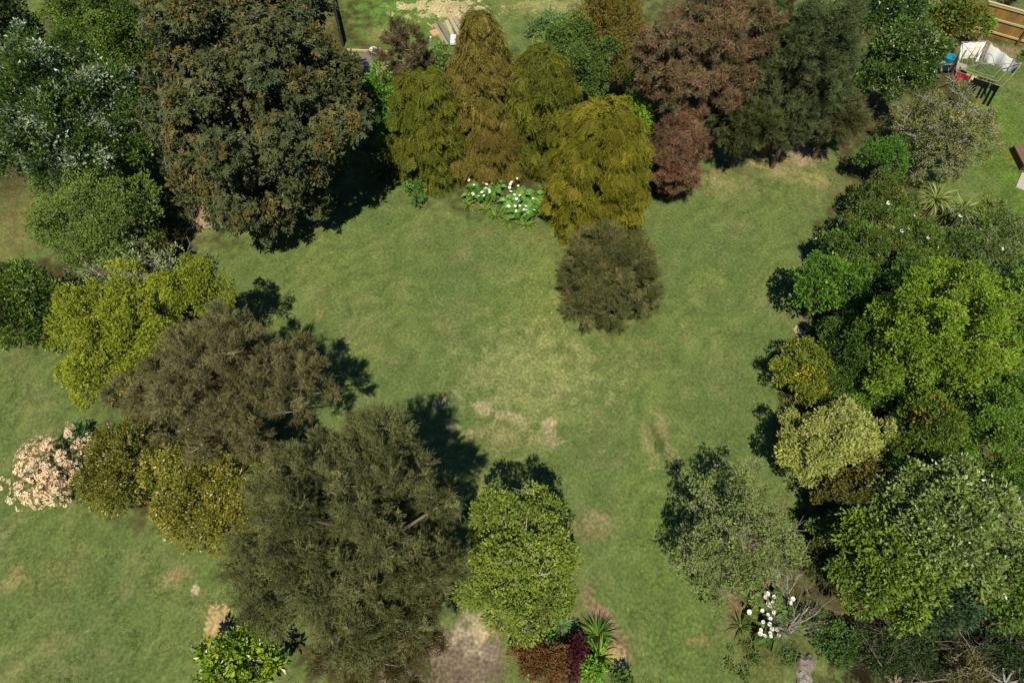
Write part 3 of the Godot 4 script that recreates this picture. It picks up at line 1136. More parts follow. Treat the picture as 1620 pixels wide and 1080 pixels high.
const PLANKS := [[Vector3(-3.949, 0.000, -33.257), 0.42, 0.28, 1.9, 0.06, "timber_plank", "weathered grey-brown plank at the left of the timber pile", "plank", "8a8068", "a39a80"], [Vector3(-3.680, 0.000, -33.419), 0.4, 0.24, 2, 0.12, "timber_plank", "dark grey plank lying second in the timber pile", "plank", "6c6c62", "86867a"], [Vector3(-3.333, 0.000, -33.419), 0.3, 0.2, 2.2, 0.06, "timber_plank", "pale plank in the middle of the timber pile", "plank", "a89c80", "c2b698"], [Vector3(-3.064, 0.000, -33.637), 0.36, 0.2, 2, 0.1, "timber_plank", "pale plank, second from the right in the timber pile", "plank", "a0937a", "b8ac90"], [Vector3(-2.863, 0.000, -33.856), 0.4, 0.2, 1.9, 0.06, "timber_plank", "grey plank at the right of the timber pile", "plank", "8f8878", "aaa392"], [Vector3(-4.232, 0.000, -33.365), 0.5, 0.45, 0.5, 0.08, "timber_offcut", "short tan square of board left of the timber pile", "board", "b09068", "c6a67c"], [Vector3(-4.438, 0.000, -33.910), 0.75, 0.09, 0.8, 0.06, "timber_offcut", "thin tan stick above the square board by the timber pile", "board", "b08c5c", "c8a472"], [Vector3(-3.184, 0.130, -32.596), 0.02, 0.3, 0.75, 0.1, "white_board", "short white painted board across the front of the timber pile", "board", "c8ccd4", "dfe3ea"], [Vector3(-7.475, 0.000, -31.827), 1.5, 0.1, 2.8, 0.1, "edging_timber", "long pale edging timber along the bottom of the yard grass", "edging", "b0a07c", "c6b692"], [Vector3(-5.768, 0.000, -31.723), 1.62, 0.1, 2.2, 0.1, "edging_timber", "edging timber continuing behind the thin grey-brown tree", "edging", "a89878", "beae8c"], [Vector3(-6.951, 0.000, -31.311), 0.5, 0.35, 0.9, 0.05, "timber_offcut", "pale greenish board beside the white bucket", "board", "9c9a7c", "b4b294"], [Vector3(-7.402, 0.000, -31.106), 0.1, 0.05, 1.1, 0.1, "timber_offcut", "thin green painted stake next to the corrugated sheet", "stake", "3c6c54", "508468"]]
const YARD_FENCE := [Vector3(-9.193, 0.000, -32.245), Vector3(-10.972, 0.000, -38.765)]
const BUCKET := Vector3(-7.381, 0.000, -31.568)
const GLOBES := [[Vector3(-6.172, 0.000, -33.746), "small bright white marker standing left in the yard grass"], [Vector3(-4.440, 0.000, -32.774), "small bright white marker standing near the timber pile"]]
const SHEET := Vector3(-7.784, 0.000, -30.903)
const STEP := Vector3(24.081, 0.000, -23.206)
const CAR := Vector3(1.218, 0.000, -37.266)
const ROCKS := [[Vector3(9.376, 0.000, -1.983), Vector3(0.420, 0.300, 0.360), 1, "grey rock at the bottom edge right of the weedy bush", "6a6258", "8f877c"], [Vector3(9.211, 0.000, -1.494), Vector3(0.400, 0.280, 0.300), 2, "pale grey rock cut off by the bottom edge", "8a857e", "a5a09a"], [Vector3(11.711, 0.000, -14.395), Vector3(0.220, 0.160, 0.200), 3, "pale cream rock at the lawn edge above the yellow-leaved bush", "a89c74", "c8bc94"], [Vector3(12.035, 0.000, -14.699), Vector3(0.240, 0.180, 0.200), 4, "grey rock behind the pale cream rock", "6c645a", "8a8278"], [Vector3(11.886, 0.000, -14.244), Vector3(0.180, 0.140, 0.160), 5, "small pale rock nearest the yellow-leaved bush", "938a7a", "b0a798"]]


const PLANTS := [
	{"name": "leafy_tree", "label": "mid green leafy tree at the top edge behind the silver-tipped tree", "cat": "tree", "shape": "dome", "kind": "fine", "colors": ["587428", "6c8a32"], "tip": "9aa860", "tipp": 0, "lobes": 27, "lf": 0.2924, "density": 24, "size": 1, "trunk": 0.1, "twigs": 0, "low": 0.35, "gloss": "satin", "upw": 0.4, "bark": ["5a4c3c", "7a6a56"], "seed": 101, "at": Vector3(-18.394, 4.200, -27.303), "r": Vector3(2.131, 2.884, 1.561)},
	{"name": "leafy_tree", "label": "green tree squeezed between the orange-tipped tree and the top edge leafy tree", "cat": "tree", "shape": "dome", "kind": "fine", "colors": ["4f6c26", "62802e"], "tip": "9aa860", "tipp": 0, "lobes": 16, "lf": 0.34, "density": 22, "size": 1, "trunk": 0.1, "twigs": 0, "low": 0.35, "gloss": "satin", "upw": 0.4, "bark": ["5a4c3c", "7a6a56"], "seed": 102, "at": Vector3(-16.961, 3.800, -27.317), "r": Vector3(1.061, 2.560, 0.759)},
	{"name": "leafy_tree", "label": "dark green tree in the top left corner of the picture", "cat": "tree", "shape": "dome", "kind": "broad", "colors": ["36481f", "45592a"], "tip": "9aa860", "tipp": 0, "lobes": 24, "lf": 0.2924, "density": 20, "size": 1, "trunk": 0.1, "twigs": 0, "low": 0.35, "gloss": "satin", "upw": 0.4, "bark": ["5a4c3c", "7a6a56"], "seed": 103, "at": Vector3(-23.348, 3.800, -28.449), "r": Vector3(1.318, 2.506, 0.951)},
	{"name": "silver_tipped_tree", "label": "tall dark green tree whose upright leaves show silvery tips", "cat": "tree", "shape": "dome", "kind": "upright", "colors": ["446024", "5a7a2e"], "tip": "a8b8a0", "tipp": 0.5, "lobes": 51, "lf": 0.2236, "density": 24, "size": 1, "trunk": 0.2, "twigs": 0, "low": 0.35, "gloss": "gloss", "upw": 0.9, "bark": ["5a4c3c", "7a6a56"], "seed": 104, "at": Vector3(-17.965, 4.600, -21.440), "r": Vector3(3.418, 3.495, 2.931)},
	{"name": "orange_tipped_tree", "label": "large broad tree of blue-green leaves with orange-brown new shoots", "cat": "tree", "shape": "dome", "kind": "whorl", "colors": ["465232", "565c34"], "tip": "6a5e2e", "tipp": 0.36, "lobes": 100, "lf": 0.165, "density": 28, "size": 1, "trunk": 0.3, "twigs": 30, "low": 0.75, "gloss": "satin", "upw": 0.7, "bark": ["77726a", "9a948a"], "seed": 105, "at": Vector3(-10.276, 5.200, -22.106), "r": Vector3(4.355, 4.295, 5.397)},
	{"name": "olive_green_tree", "label": "rounded olive green tree below the silver-tipped tree", "cat": "tree", "shape": "dome", "kind": "fine", "colors": ["7f974a", "6c8440"], "tip": "9aa860", "tipp": 0, "lobes": 30, "lf": 0.258, "density": 26, "size": 1, "trunk": 0.12, "twigs": 14, "low": 0.35, "gloss": "matt", "upw": 0.4, "bark": ["77726a", "9a948a"], "seed": 106, "at": Vector3(-16.780, 2.700, -18.022), "r": Vector3(2.596, 2.195, 2.122)},
	{"name": "brown_heath_bush", "label": "small dark brown-green bush beside the rounded olive green tree", "cat": "shrub", "shape": "dome", "kind": "needle", "colors": ["4f4a26", "403d20"], "tip": "9aa860", "tipp": 0, "lobes": 10, "lf": 0.34, "density": 34, "size": 1, "trunk": 0.1, "twigs": 0, "low": 0.35, "gloss": "matt", "upw": 0.4, "bark": ["5a4c3c", "7a6a56"], "seed": 107, "at": Vector3(-14.751, 1.500, -17.422), "r": Vector3(0.908, 0.542, 0.611)},
	{"name": "broadleaf_bush", "label": "dark broadleaf bush cut off by the left edge of the picture", "cat": "shrub", "shape": "dome", "kind": "broad", "colors": ["4a6620", "3c5520"], "tip": "90a840", "tipp": 0.35, "lobes": 27, "lf": 0.2924, "density": 20, "size": 1, "trunk": 0.1, "twigs": 0, "low": 0.35, "gloss": "satin", "upw": 0.4, "bark": ["5a4c3c", "7a6a56"], "seed": 108, "at": Vector3(-18.564, 2.500, -13.777), "r": Vector3(2.117, 2.095, 1.551)},
	{"name": "open_grey_shrub", "label": "thin grey-branched shrub with pale leaves behind the yellow-green bush", "cat": "shrub", "shape": "dome", "kind": "broad", "colors": ["8a9c68", "6f8450"], "tip": "9aa860", "tipp": 0, "lobes": 18, "lf": 0.2924, "density": 4, "size": 1, "trunk": 0.06, "twigs": 70, "low": 0.35, "gloss": "satin", "upw": 0.4, "bark": ["8c8a84", "aaa79e"], "seed": 109, "at": Vector3(-14.920, 1.900, -15.887), "r": Vector3(2.859, 0.795, 1.655)},
	{"name": "yellow_green_bush", "label": "dense yellow-green bush on the left lawn", "cat": "shrub", "shape": "dome", "kind": "tiny", "colors": ["9aa638", "849432"], "tip": "9aa860", "tipp": 0, "lobes": 45, "lf": 0.2236, "density": 34, "size": 1, "trunk": 0.1, "twigs": 0, "low": 0.6, "gloss": "matt", "upw": 0.4, "bark": ["5a4c3c", "7a6a56"], "seed": 110, "at": Vector3(-14.310, 2.400, -12.604), "r": Vector3(2.443, 1.895, 2.680)},
	{"name": "yellow_green_bush", "label": "taller deep green bush with yellow-green top, right of the grey-branched shrub", "cat": "shrub", "shape": "dome", "kind": "tiny", "colors": ["8e9a30", "667824"], "tip": "9aa860", "tipp": 0, "lobes": 21, "lf": 0.2924, "density": 32, "size": 1, "trunk": 0.1, "twigs": 0, "low": 0.7, "gloss": "matt", "upw": 0.4, "bark": ["5a4c3c", "7a6a56"], "seed": 111, "at": Vector3(-10.782, 4.900, -13.127), "r": Vector3(1.305, 0.937, 0.941)},
	{"name": "brown_heath_tree", "label": "large grey-brown twiggy tree overlapping the dense yellow-green bush", "cat": "tree", "shape": "dome", "kind": "needle", "colors": ["6e6c46", "7c7854", "606240"], "tip": "9aa860", "tipp": 0, "lobes": 36, "lf": 0.24, "density": 30, "size": 1, "trunk": 0.16, "twigs": 110, "low": 0.5, "gloss": "matt", "upw": 0.7, "bark": ["7d7460", "988c74"], "seed": 112, "at": Vector3(-9.121, 4.400, -9.638), "r": Vector3(3.102, 1.793, 2.214)},
	{"name": "blossom_shrub", "label": "peach blossom shrub standing alone at the left of the lawn", "cat": "shrub", "shape": "dome", "kind": "blossom", "colors": ["e0c6a4", "e6d0b0", "d4b08c"], "tip": "eee2cc", "tipp": 0.25, "lobes": 40, "lf": 0.17, "density": 44, "size": 0.36, "trunk": 0.05, "twigs": 20, "low": 0.35, "gloss": "matt", "upw": 0.4, "bark": ["5a4c3c", "7a6a56"], "seed": 113, "at": Vector3(-16.223, 1.000, -8.033), "r": Vector3(1.401, 0.845, 1.555)},
	{"name": "camellia_bush", "label": "smaller glossy dark green bush next to the peach blossom shrub", "cat": "shrub", "shape": "dome", "kind": "fine", "colors": ["647028", "84802e"], "tip": "98903a", "tipp": 0.2, "lobes": 27, "lf": 0.2924, "density": 28, "size": 1, "trunk": 0.1, "twigs": 0, "low": 0.35, "gloss": "gloss", "upw": 0.4, "bark": ["5a4c3c", "7a6a56"], "seed": 114, "at": Vector3(-13.229, 1.600, -7.891), "r": Vector3(1.406, 1.295, 1.566)},
	{"name": "camellia_bush", "label": "larger glossy bush with yellowing leaves above the left lawn", "cat": "shrub", "shape": "dome", "kind": "fine", "colors": ["6c782e", "8e8832"], "tip": "a09a38", "tipp": 0.2, "lobes": 39, "lf": 0.2408, "density": 28, "size": 1, "trunk": 0.1, "twigs": 0, "low": 0.6, "gloss": "gloss", "upw": 0.4, "bark": ["5a4c3c", "7a6a56"], "seed": 115, "at": Vector3(-9.346, 2.400, -7.051), "r": Vector3(2.444, 1.895, 2.135)},
	{"name": "low_plant", "label": "tiny blue-green plant between the peach shrub and the yellow-green bush", "cat": "shrub", "shape": "dome", "kind": "upright", "colors": ["5c8a50", "74a060"], "tip": "9aa860", "tipp": 0, "lobes": 5, "lf": 0.34, "density": 30, "size": 1, "trunk": 0, "twigs": 0, "low": 0.35, "gloss": "satin", "upw": 0.4, "bark": ["5a4c3c", "7a6a56"], "seed": 116, "at": Vector3(-16.085, 0.300, -9.670), "r": Vector3(0.226, 0.295, 0.358)},
	{"name": "olive_heath_tree", "label": "very large dark olive feathery tree at the bottom of the lawn", "cat": "tree", "shape": "dome", "kind": "needle", "colors": ["5a5f38", "6a7046"], "tip": "84865a", "tipp": 0.12, "lobes": 58, "lf": 0.2, "density": 36, "size": 1, "trunk": 0.24, "twigs": 70, "low": 0.5, "gloss": "matt", "upw": 0.9, "bark": ["6f675a", "8c8476"], "seed": 117, "at": Vector3(-4.049, 5.400, -4.531), "r": Vector3(2.816, 3.585, 2.895)},
	{"name": "grey_heath_bush", "label": "grey twiggy bush at the bottom edge below the large olive tree", "cat": "shrub", "shape": "dome", "kind": "needle", "colors": ["5a5230", "4c4628"], "tip": "9aa860", "tipp": 0, "lobes": 30, "lf": 0.25, "density": 32, "size": 1, "trunk": 0.1, "twigs": 190, "low": 0.5, "gloss": "matt", "upw": 0.4, "bark": ["85807c", "a29c98"], "seed": 118, "at": Vector3(-3.719, 3.400, -2.211), "r": Vector3(1.795, 1.032, 1.175)},
	{"name": "large_leaved_bush", "label": "bright lime bush with large glossy leaves at the bottom edge", "cat": "shrub", "shape": "dome", "kind": "large", "colors": ["6f9024", "8fa62e", "47681c"], "tip": "b4bc48", "tipp": 0.15, "lobes": 27, "lf": 0.2236, "density": 17, "size": 1, "trunk": 0.1, "twigs": 0, "low": 0.35, "gloss": "gloss", "upw": 0.4, "bark": ["5a4c3c", "7a6a56"], "seed": 119, "at": Vector3(-8.294, 1.300, -1.962), "r": Vector3(1.417, 0.813, 1.025)},
	{"name": "holly_bush", "label": "light green small-leaved bush right of the large olive tree", "cat": "tree", "shape": "dome", "kind": "fine", "colors": ["86983c", "728832"], "tip": "a2a850", "tipp": 0.12, "lobes": 51, "lf": 0.1892, "density": 26, "size": 1, "trunk": 0.1, "twigs": 30, "low": 0.5, "gloss": "satin", "upw": 0.4, "bark": ["a8a49a", "c0bcb2"], "seed": 120, "at": Vector3(0.184, 3.500, -4.320), "r": Vector3(1.657, 2.495, 2.121)},
	{"name": "rust_bush", "label": "rusty brown bush at the bottom edge beside the bare earth", "cat": "shrub", "shape": "dome", "kind": "tiny", "colors": ["6f5230", "80603a"], "tip": "9aa860", "tipp": 0, "lobes": 14, "lf": 0.34, "density": 34, "size": 1, "trunk": 0.04, "twigs": 0, "low": 0.35, "gloss": "matt", "upw": 0.4, "bark": ["5a4c3c", "7a6a56"], "seed": 121, "at": Vector3(0.876, 0.900, -2.050), "r": Vector3(0.979, 0.375, 0.670)},
	{"name": "crimson_bush", "label": "dark crimson bush between the rusty bush and the flax", "cat": "shrub", "shape": "dome", "kind": "tiny", "colors": ["48242a", "5a3034"], "tip": "9aa860", "tipp": 0, "lobes": 10, "lf": 0.34, "density": 36, "size": 1, "trunk": 0.04, "twigs": 0, "low": 0.35, "gloss": "matt", "upw": 0.4, "bark": ["5a4c3c", "7a6a56"], "seed": 122, "at": Vector3(2.005, 0.700, -2.103), "r": Vector3(0.381, 0.495, 0.679)},
	{"name": "pale_green_bush", "label": "small pale green bush at the bottom edge in front of the rusty bush", "cat": "shrub", "shape": "dome", "kind": "tiny", "colors": ["90b058", "a4c068"], "tip": "9aa860", "tipp": 0, "lobes": 6, "lf": 0.34, "density": 36, "size": 1, "trunk": 0, "twigs": 0, "low": 0.35, "gloss": "satin", "upw": 0.4, "bark": ["5a4c3c", "7a6a56"], "seed": 123, "at": Vector3(0.746, 0.400, -1.522), "r": Vector3(0.282, 0.144, 0.165)},
	{"name": "bed_shrub", "label": "small bright green shrub below the light green small-leaved bush", "cat": "shrub", "shape": "dome", "kind": "broad", "colors": ["4f8a2c", "6a9c34"], "tip": "9aa860", "tipp": 0, "lobes": 6, "lf": 0.34, "density": 26, "size": 1, "trunk": 0.03, "twigs": 0, "low": 0.35, "gloss": "satin", "upw": 0.4, "bark": ["5a4c3c", "7a6a56"], "seed": 124, "at": Vector3(1.034, 0.700, -2.611), "r": Vector3(0.288, 0.158, 0.191)},
	{"name": "bed_shrub", "label": "small yellow-green shrub right of the crimson bush at the bottom", "cat": "shrub", "shape": "dome", "kind": "broad", "colors": ["5f9430", "86a838"], "tip": "9aa860", "tipp": 0, "lobes": 7, "lf": 0.34, "density": 24, "size": 1, "trunk": 0.03, "twigs": 0, "low": 0.35, "gloss": "satin", "upw": 0.4, "bark": ["5a4c3c", "7a6a56"], "seed": 125, "at": Vector3(2.445, 0.600, -1.720), "r": Vector3(0.359, 0.495, 0.317)},
	{"name": "bed_shrub", "label": "low dark green shrub at the lower tip of the bottom bed", "cat": "shrub", "shape": "dome", "kind": "broad", "colors": ["3f5f22", "5a7c2c"], "tip": "9aa860", "tipp": 0, "lobes": 7, "lf": 0.34, "density": 22, "size": 1, "trunk": 0.03, "twigs": 0, "low": 0.35, "gloss": "satin", "upw": 0.4, "bark": ["5a4c3c", "7a6a56"], "seed": 126, "at": Vector3(3.311, 0.600, -1.544), "r": Vector3(0.434, 0.246, 0.210)},
	{"name": "island_bush", "label": "dark brown-green feathery bush standing out into the middle of the lawn", "cat": "shrub", "shape": "dome", "kind": "needle", "colors": ["666a3e", "586038"], "tip": "857a54", "tipp": 0.1, "lobes": 30, "lf": 0.24, "density": 38, "size": 1, "trunk": 0.1, "twigs": 50, "low": 0.6, "gloss": "matt", "upw": 0.7, "bark": ["7d7460", "988c74"], "seed": 127, "at": Vector3(3.770, 1.800, -15.835), "r": Vector3(1.887, 1.385, 2.474)},
	{"name": "weeping_conifer", "label": "tall brownish gold conifer in the middle of the conifer group", "cat": "tree", "shape": "cone", "kind": "droop", "colors": ["786c34", "6a682c"], "tip": "867a3e", "tipp": 0.2, "lobes": 100, "lf": 0.25, "density": 20, "size": 1.1, "trunk": 0.18, "twigs": 20, "low": 0.35, "gloss": "matt", "upw": 0.4, "bark": ["77726a", "9a948a"], "seed": 128, "at": Vector3(-1.282, 3.668, -24.359), "r": Vector3(2.569, 3.668, 2.569)},
	{"name": "weeping_conifer", "label": "green gold conifer on the left of the conifer group", "cat": "tree", "shape": "egg", "kind": "droop", "colors": ["5c6824", "6e7028"], "tip": "9aa860", "tipp": 0, "lobes": 64, "lf": 0.26, "density": 20, "size": 1.05, "trunk": 0.14, "twigs": 12, "low": 0.35, "gloss": "matt", "upw": 0.4, "bark": ["77726a", "9a948a"], "seed": 129, "at": Vector3(-3.779, 2.810, -23.206), "r": Vector3(1.463, 2.810, 1.463)},
	{"name": "weeping_conifer", "label": "dark green weeping conifer right of the tall brownish gold one", "cat": "tree", "shape": "egg", "kind": "droop", "colors": ["5a6424", "6c6e28"], "tip": "9aa860", "tipp": 0, "lobes": 64, "lf": 0.28, "density": 20, "size": 1.25, "trunk": 0.14, "twigs": 10, "low": 0.35, "gloss": "matt", "upw": 0.4, "bark": ["77726a", "9a948a"], "seed": 130, "at": Vector3(1.218, 2.834, -24.192), "r": Vector3(1.544, 2.834, 1.544)},
	{"name": "weeping_conifer", "label": "rounded golden conifer beside the feathery bush on the lawn", "cat": "tree", "shape": "egg", "kind": "droop", "colors": ["6c6e20", "787628"], "tip": "8a8232", "tipp": 0.15, "lobes": 80, "lf": 0.24, "density": 22, "size": 1.05, "trunk": 0.14, "twigs": 10, "low": 0.35, "gloss": "matt", "upw": 0.4, "bark": ["3c322a", "55483c"], "seed": 131, "at": Vector3(3.609, 3.116, -20.307), "r": Vector3(2.007, 3.116, 2.007)},
	{"name": "leafy_tree", "label": "soft green leafy tree behind the conifers", "cat": "tree", "shape": "dome", "kind": "fine", "colors": ["66803e", "587236"], "tip": "9aa860", "tipp": 0, "lobes": 33, "lf": 0.2408, "density": 26, "size": 1, "trunk": 0.1, "twigs": 0, "low": 0.35, "gloss": "matt", "upw": 0.4, "bark": ["5a4c3c", "7a6a56"], "seed": 132, "at": Vector3(2.713, 3.400, -26.008), "r": Vector3(1.906, 2.695, 1.510)},
	{"name": "leafy_shrub", "label": "bright yellow-green shrub squeezed between the conifers and the reddish trees", "cat": "shrub", "shape": "dome", "kind": "broad", "colors": ["82a232", "668a2c"], "tip": "9aa860", "tipp": 0, "lobes": 14, "lf": 0.34, "density": 22, "size": 1, "trunk": 0.1, "twigs": 0, "low": 0.35, "gloss": "satin", "upw": 0.4, "bark": ["5a4c3c", "7a6a56"], "seed": 133, "at": Vector3(5.480, 2.000, -24.191), "r": Vector3(0.888, 1.895, 1.719)},
	{"name": "weeping_tree", "label": "pale olive weeping tree with a dark stem at the top edge", "cat": "tree", "shape": "dome", "kind": "hang", "colors": ["726c30", "7f7238"], "tip": "96703a", "tipp": 0.15, "lobes": 16, "lf": 0.34, "density": 26, "size": 1, "trunk": 0.16, "twigs": 0, "low": 0.35, "gloss": "matt", "upw": 0.4, "bark": ["3c322a", "55483c"], "seed": 134, "at": Vector3(4.159, 4.600, -27.102), "r": Vector3(1.705, 2.245, 1.241)},
	{"name": "weeping_tree", "label": "small olive weeping tree between the soft green tree and the reddish tree", "cat": "tree", "shape": "dome", "kind": "hang", "colors": ["6a6c34", "76743a"], "tip": "9aa860", "tipp": 0, "lobes": 14, "lf": 0.34, "density": 24, "size": 1, "trunk": 0.08, "twigs": 0, "low": 0.35, "gloss": "matt", "upw": 0.4, "bark": ["3c322a", "55483c"], "seed": 135, "at": Vector3(5.182, 3.000, -26.513), "r": Vector3(0.898, 1.556, 0.636)},
	{"name": "weed_bush", "label": "tangle of blue-green weeds above the conifers at the yard edge", "cat": "shrub", "shape": "dome", "kind": "upright", "colors": ["5c8048", "76945a"], "tip": "9aa860", "tipp": 0, "lobes": 13, "lf": 0.2924, "density": 22, "size": 1, "trunk": 0, "twigs": 0, "low": 0.35, "gloss": "matt", "upw": 0.4, "bark": ["5a4c3c", "7a6a56"], "seed": 136, "at": Vector3(2.123, 0.500, -33.258), "r": Vector3(1.220, 0.495, 0.994)},
	{"name": "weed_bush", "label": "yellow flecked weeds left of the weeping tree by the yard", "cat": "shrub", "shape": "dome", "kind": "broad", "colors": ["5e7c3c", "7c9048"], "tip": "c0b440", "tipp": 0.1, "lobes": 13, "lf": 0.2924, "density": 18, "size": 1, "trunk": 0, "twigs": 0, "low": 0.35, "gloss": "satin", "upw": 0.4, "bark": ["5a4c3c", "7a6a56"], "seed": 137, "at": Vector3(2.150, 0.700, -31.101), "r": Vector3(1.438, 0.496, 1.041)},
	{"name": "reddish_tree", "label": "tall reddish brown fine-leaved tree at the top edge", "cat": "tree", "shape": "dome", "kind": "haze", "colors": ["786a4c", "6c6a48", "7e6a50"], "tip": "8a6a54", "tipp": 0.2, "lobes": 58, "lf": 0.23, "density": 30, "size": 1, "trunk": 0.22, "twigs": 40, "low": 0.9, "gloss": "matt", "upw": 0.4, "bark": ["8a7a68", "a89a88"], "seed": 138, "at": Vector3(7.730, 5.600, -24.162), "r": Vector3(2.793, 2.663, 1.982)},
	{"name": "reddish_bush", "label": "lower maroon-brown bush below the tall reddish tree", "cat": "shrub", "shape": "dome", "kind": "haze", "colors": ["80664e", "6e644a", "86604e"], "tip": "9aa860", "tipp": 0, "lobes": 36, "lf": 0.28, "density": 34, "size": 1, "trunk": 0.1, "twigs": 10, "low": 0.95, "gloss": "matt", "upw": 0.4, "bark": ["5a4c3c", "7a6a56"], "seed": 139, "at": Vector3(7.212, 2.600, -21.720), "r": Vector3(1.237, 2.085, 1.572)},
	{"name": "dark_heath_tree", "label": "tall dark olive feathery tree right of the reddish tree", "cat": "tree", "shape": "dome", "kind": "needle", "colors": ["52603c", "5e6a44"], "tip": "9aa860", "tipp": 0, "lobes": 40, "lf": 0.23, "density": 34, "size": 1, "trunk": 0.2, "twigs": 20, "low": 0.8, "gloss": "matt", "upw": 0.8, "bark": ["5a4c3c", "7a6a56"], "seed": 140, "at": Vector3(12.054, 5.200, -24.287), "r": Vector3(2.392, 3.405, 1.682)},
	{"name": "dark_heath_bush", "label": "dark feathery bush below the reddish tree at the lawn edge", "cat": "shrub", "shape": "dome", "kind": "needle", "colors": ["4c5430", "586036"], "tip": "9aa860", "tipp": 0, "lobes": 28, "lf": 0.34, "density": 32, "size": 1, "trunk": 0.1, "twigs": 10, "low": 0.95, "gloss": "matt", "upw": 0.4, "bark": ["5a4c3c", "7a6a56"], "seed": 141, "at": Vector3(10.443, 2.800, -23.430), "r": Vector3(1.778, 1.261, 1.221)},
	{"name": "dark_heath_bush", "label": "dark brown feathery bush at the right end of the dry strip", "cat": "shrub", "shape": "dome", "kind": "needle", "colors": ["565a38", "606440"], "tip": "9aa860", "tipp": 0, "lobes": 26, "lf": 0.34, "density": 32, "size": 1, "trunk": 0.1, "twigs": 14, "low": 0.95, "gloss": "matt", "upw": 0.4, "bark": ["5a4c3c", "7a6a56"], "seed": 142, "at": Vector3(14.517, 2.500, -24.003), "r": Vector3(1.308, 1.158, 0.868)},
	{"name": "dark_heath_bush", "label": "dark feathery bush between the other two along the dry strip", "cat": "shrub", "shape": "dome", "kind": "needle", "colors": ["50583a", "5c6642"], "tip": "9aa860", "tipp": 0, "lobes": 26, "lf": 0.34, "density": 32, "size": 1, "trunk": 0.1, "twigs": 10, "low": 0.95, "gloss": "matt", "upw": 0.4, "bark": ["5a4c3c", "7a6a56"], "seed": 143, "at": Vector3(12.376, 2.600, -23.412), "r": Vector3(1.174, 0.926, 0.768)},
	{"name": "leafy_shrub", "label": "bright green shrub in the gap below the big orange-tipped tree's right side", "cat": "shrub", "shape": "dome", "kind": "broad", "colors": ["6c9a2a", "52802a"], "tip": "9cbc48", "tipp": 0.15, "lobes": 14, "lf": 0.34, "density": 22, "size": 1, "trunk": 0.1, "twigs": 0, "low": 0.35, "gloss": "satin", "upw": 0.4, "bark": ["5a4c3c", "7a6a56"], "seed": 144, "at": Vector3(-6.227, 1.900, -25.770), "r": Vector3(0.977, 1.692, 0.695)},
	{"name": "leafy_shrub", "label": "glossy green shrub left of the conifer group above the dark flax", "cat": "shrub", "shape": "dome", "kind": "large", "colors": ["5c8c30", "48742a"], "tip": "9aa860", "tipp": 0, "lobes": 10, "lf": 0.34, "density": 18, "size": 1, "trunk": 0.1, "twigs": 0, "low": 0.35, "gloss": "gloss", "upw": 0.4, "bark": ["5a4c3c", "7a6a56"], "seed": 145, "at": Vector3(-5.485, 1.600, -24.218), "r": Vector3(0.842, 1.395, 0.613)},
	{"name": "thin_grey_tree", "label": "thin grey-brown see-through tree standing at the yard edge", "cat": "tree", "shape": "egg", "kind": "haze", "colors": ["6a6242", "5c5840"], "tip": "9aa860", "tipp": 0, "lobes": 30, "lf": 0.3, "density": 16, "size": 1, "trunk": 0.07, "twigs": 50, "low": 0.35, "gloss": "matt", "upw": 0.4, "bark": ["9a8672", "b09c88"], "seed": 146, "at": Vector3(-5.393, 1.711, -29.028), "r": Vector3(1.471, 1.711, 1.471)},
	{"name": "weed_bush", "label": "leafy green weeds behind the thin grey-brown tree by the planks", "cat": "shrub", "shape": "dome", "kind": "broad", "colors": ["5f8238", "768f40"], "tip": "9aa860", "tipp": 0, "lobes": 8, "lf": 0.34, "density": 18, "size": 1, "trunk": 0, "twigs": 0, "low": 0.35, "gloss": "satin", "upw": 0.4, "bark": ["5a4c3c", "7a6a56"], "seed": 147, "at": Vector3(-3.980, 0.700, -30.100), "r": Vector3(0.959, 0.695, 1.073)},
	{"name": "weed_bush", "label": "green leafy weeds at the lawn edge below the left conifer", "cat": "shrub", "shape": "dome", "kind": "upright", "colors": ["56803c", "6e9848"], "tip": "9aa860", "tipp": 0, "lobes": 6, "lf": 0.34, "density": 24, "size": 1, "trunk": 0, "twigs": 0, "low": 0.35, "gloss": "satin", "upw": 0.4, "bark": ["5a4c3c", "7a6a56"], "seed": 148, "at": Vector3(-4.439, 0.500, -21.556), "r": Vector3(0.484, 0.395, 0.674)},
	{"name": "glossy_tree", "label": "large glossy green tree left of the clothesline", "cat": "tree", "shape": "dome", "kind": "broad", "colors": ["4a6426", "587432"], "tip": "8c9c6c", "tipp": 0.15, "lobes": 42, "lf": 0.2236, "density": 24, "size": 1, "trunk": 0.1, "twigs": 0, "low": 0.35, "gloss": "gloss", "upw": 0.4, "bark": ["5a4c3c", "7a6a56"], "seed": 149, "at": Vector3(17.252, 3.600, -25.755), "r": Vector3(1.773, 2.214, 1.292)},
	{"name": "glossy_tree", "label": "dark glossy green tree at the top edge above the large glossy tree", "cat": "tree", "shape": "dome", "kind": "broad", "colors": ["40602a", "55782c"], "tip": "9aa860", "tipp": 0, "lobes": 27, "lf": 0.2924, "density": 22, "size": 1, "trunk": 0.1, "twigs": 0, "low": 0.35, "gloss": "gloss", "upw": 0.4, "bark": ["5a4c3c", "7a6a56"], "seed": 150, "at": Vector3(17.420, 4.200, -28.943), "r": Vector3(1.548, 1.343, 1.124)},
	{"name": "hedge_shrub", "label": "mixed green and golden shrub at the top edge near the fence", "cat": "shrub", "shape": "dome", "kind": "broad", "colors": ["5c7a2c", "6c7a30", "7c6c2c"], "tip": "9aa860", "tipp": 0, "lobes": 27, "lf": 0.2924, "density": 22, "size": 1, "trunk": 0.1, "twigs": 0, "low": 0.35, "gloss": "satin", "upw": 0.4, "bark": ["5a4c3c", "7a6a56"], "seed": 151, "at": Vector3(22.209, 2.600, -30.980), "r": Vector3(1.425, 0.929, 1.031)},
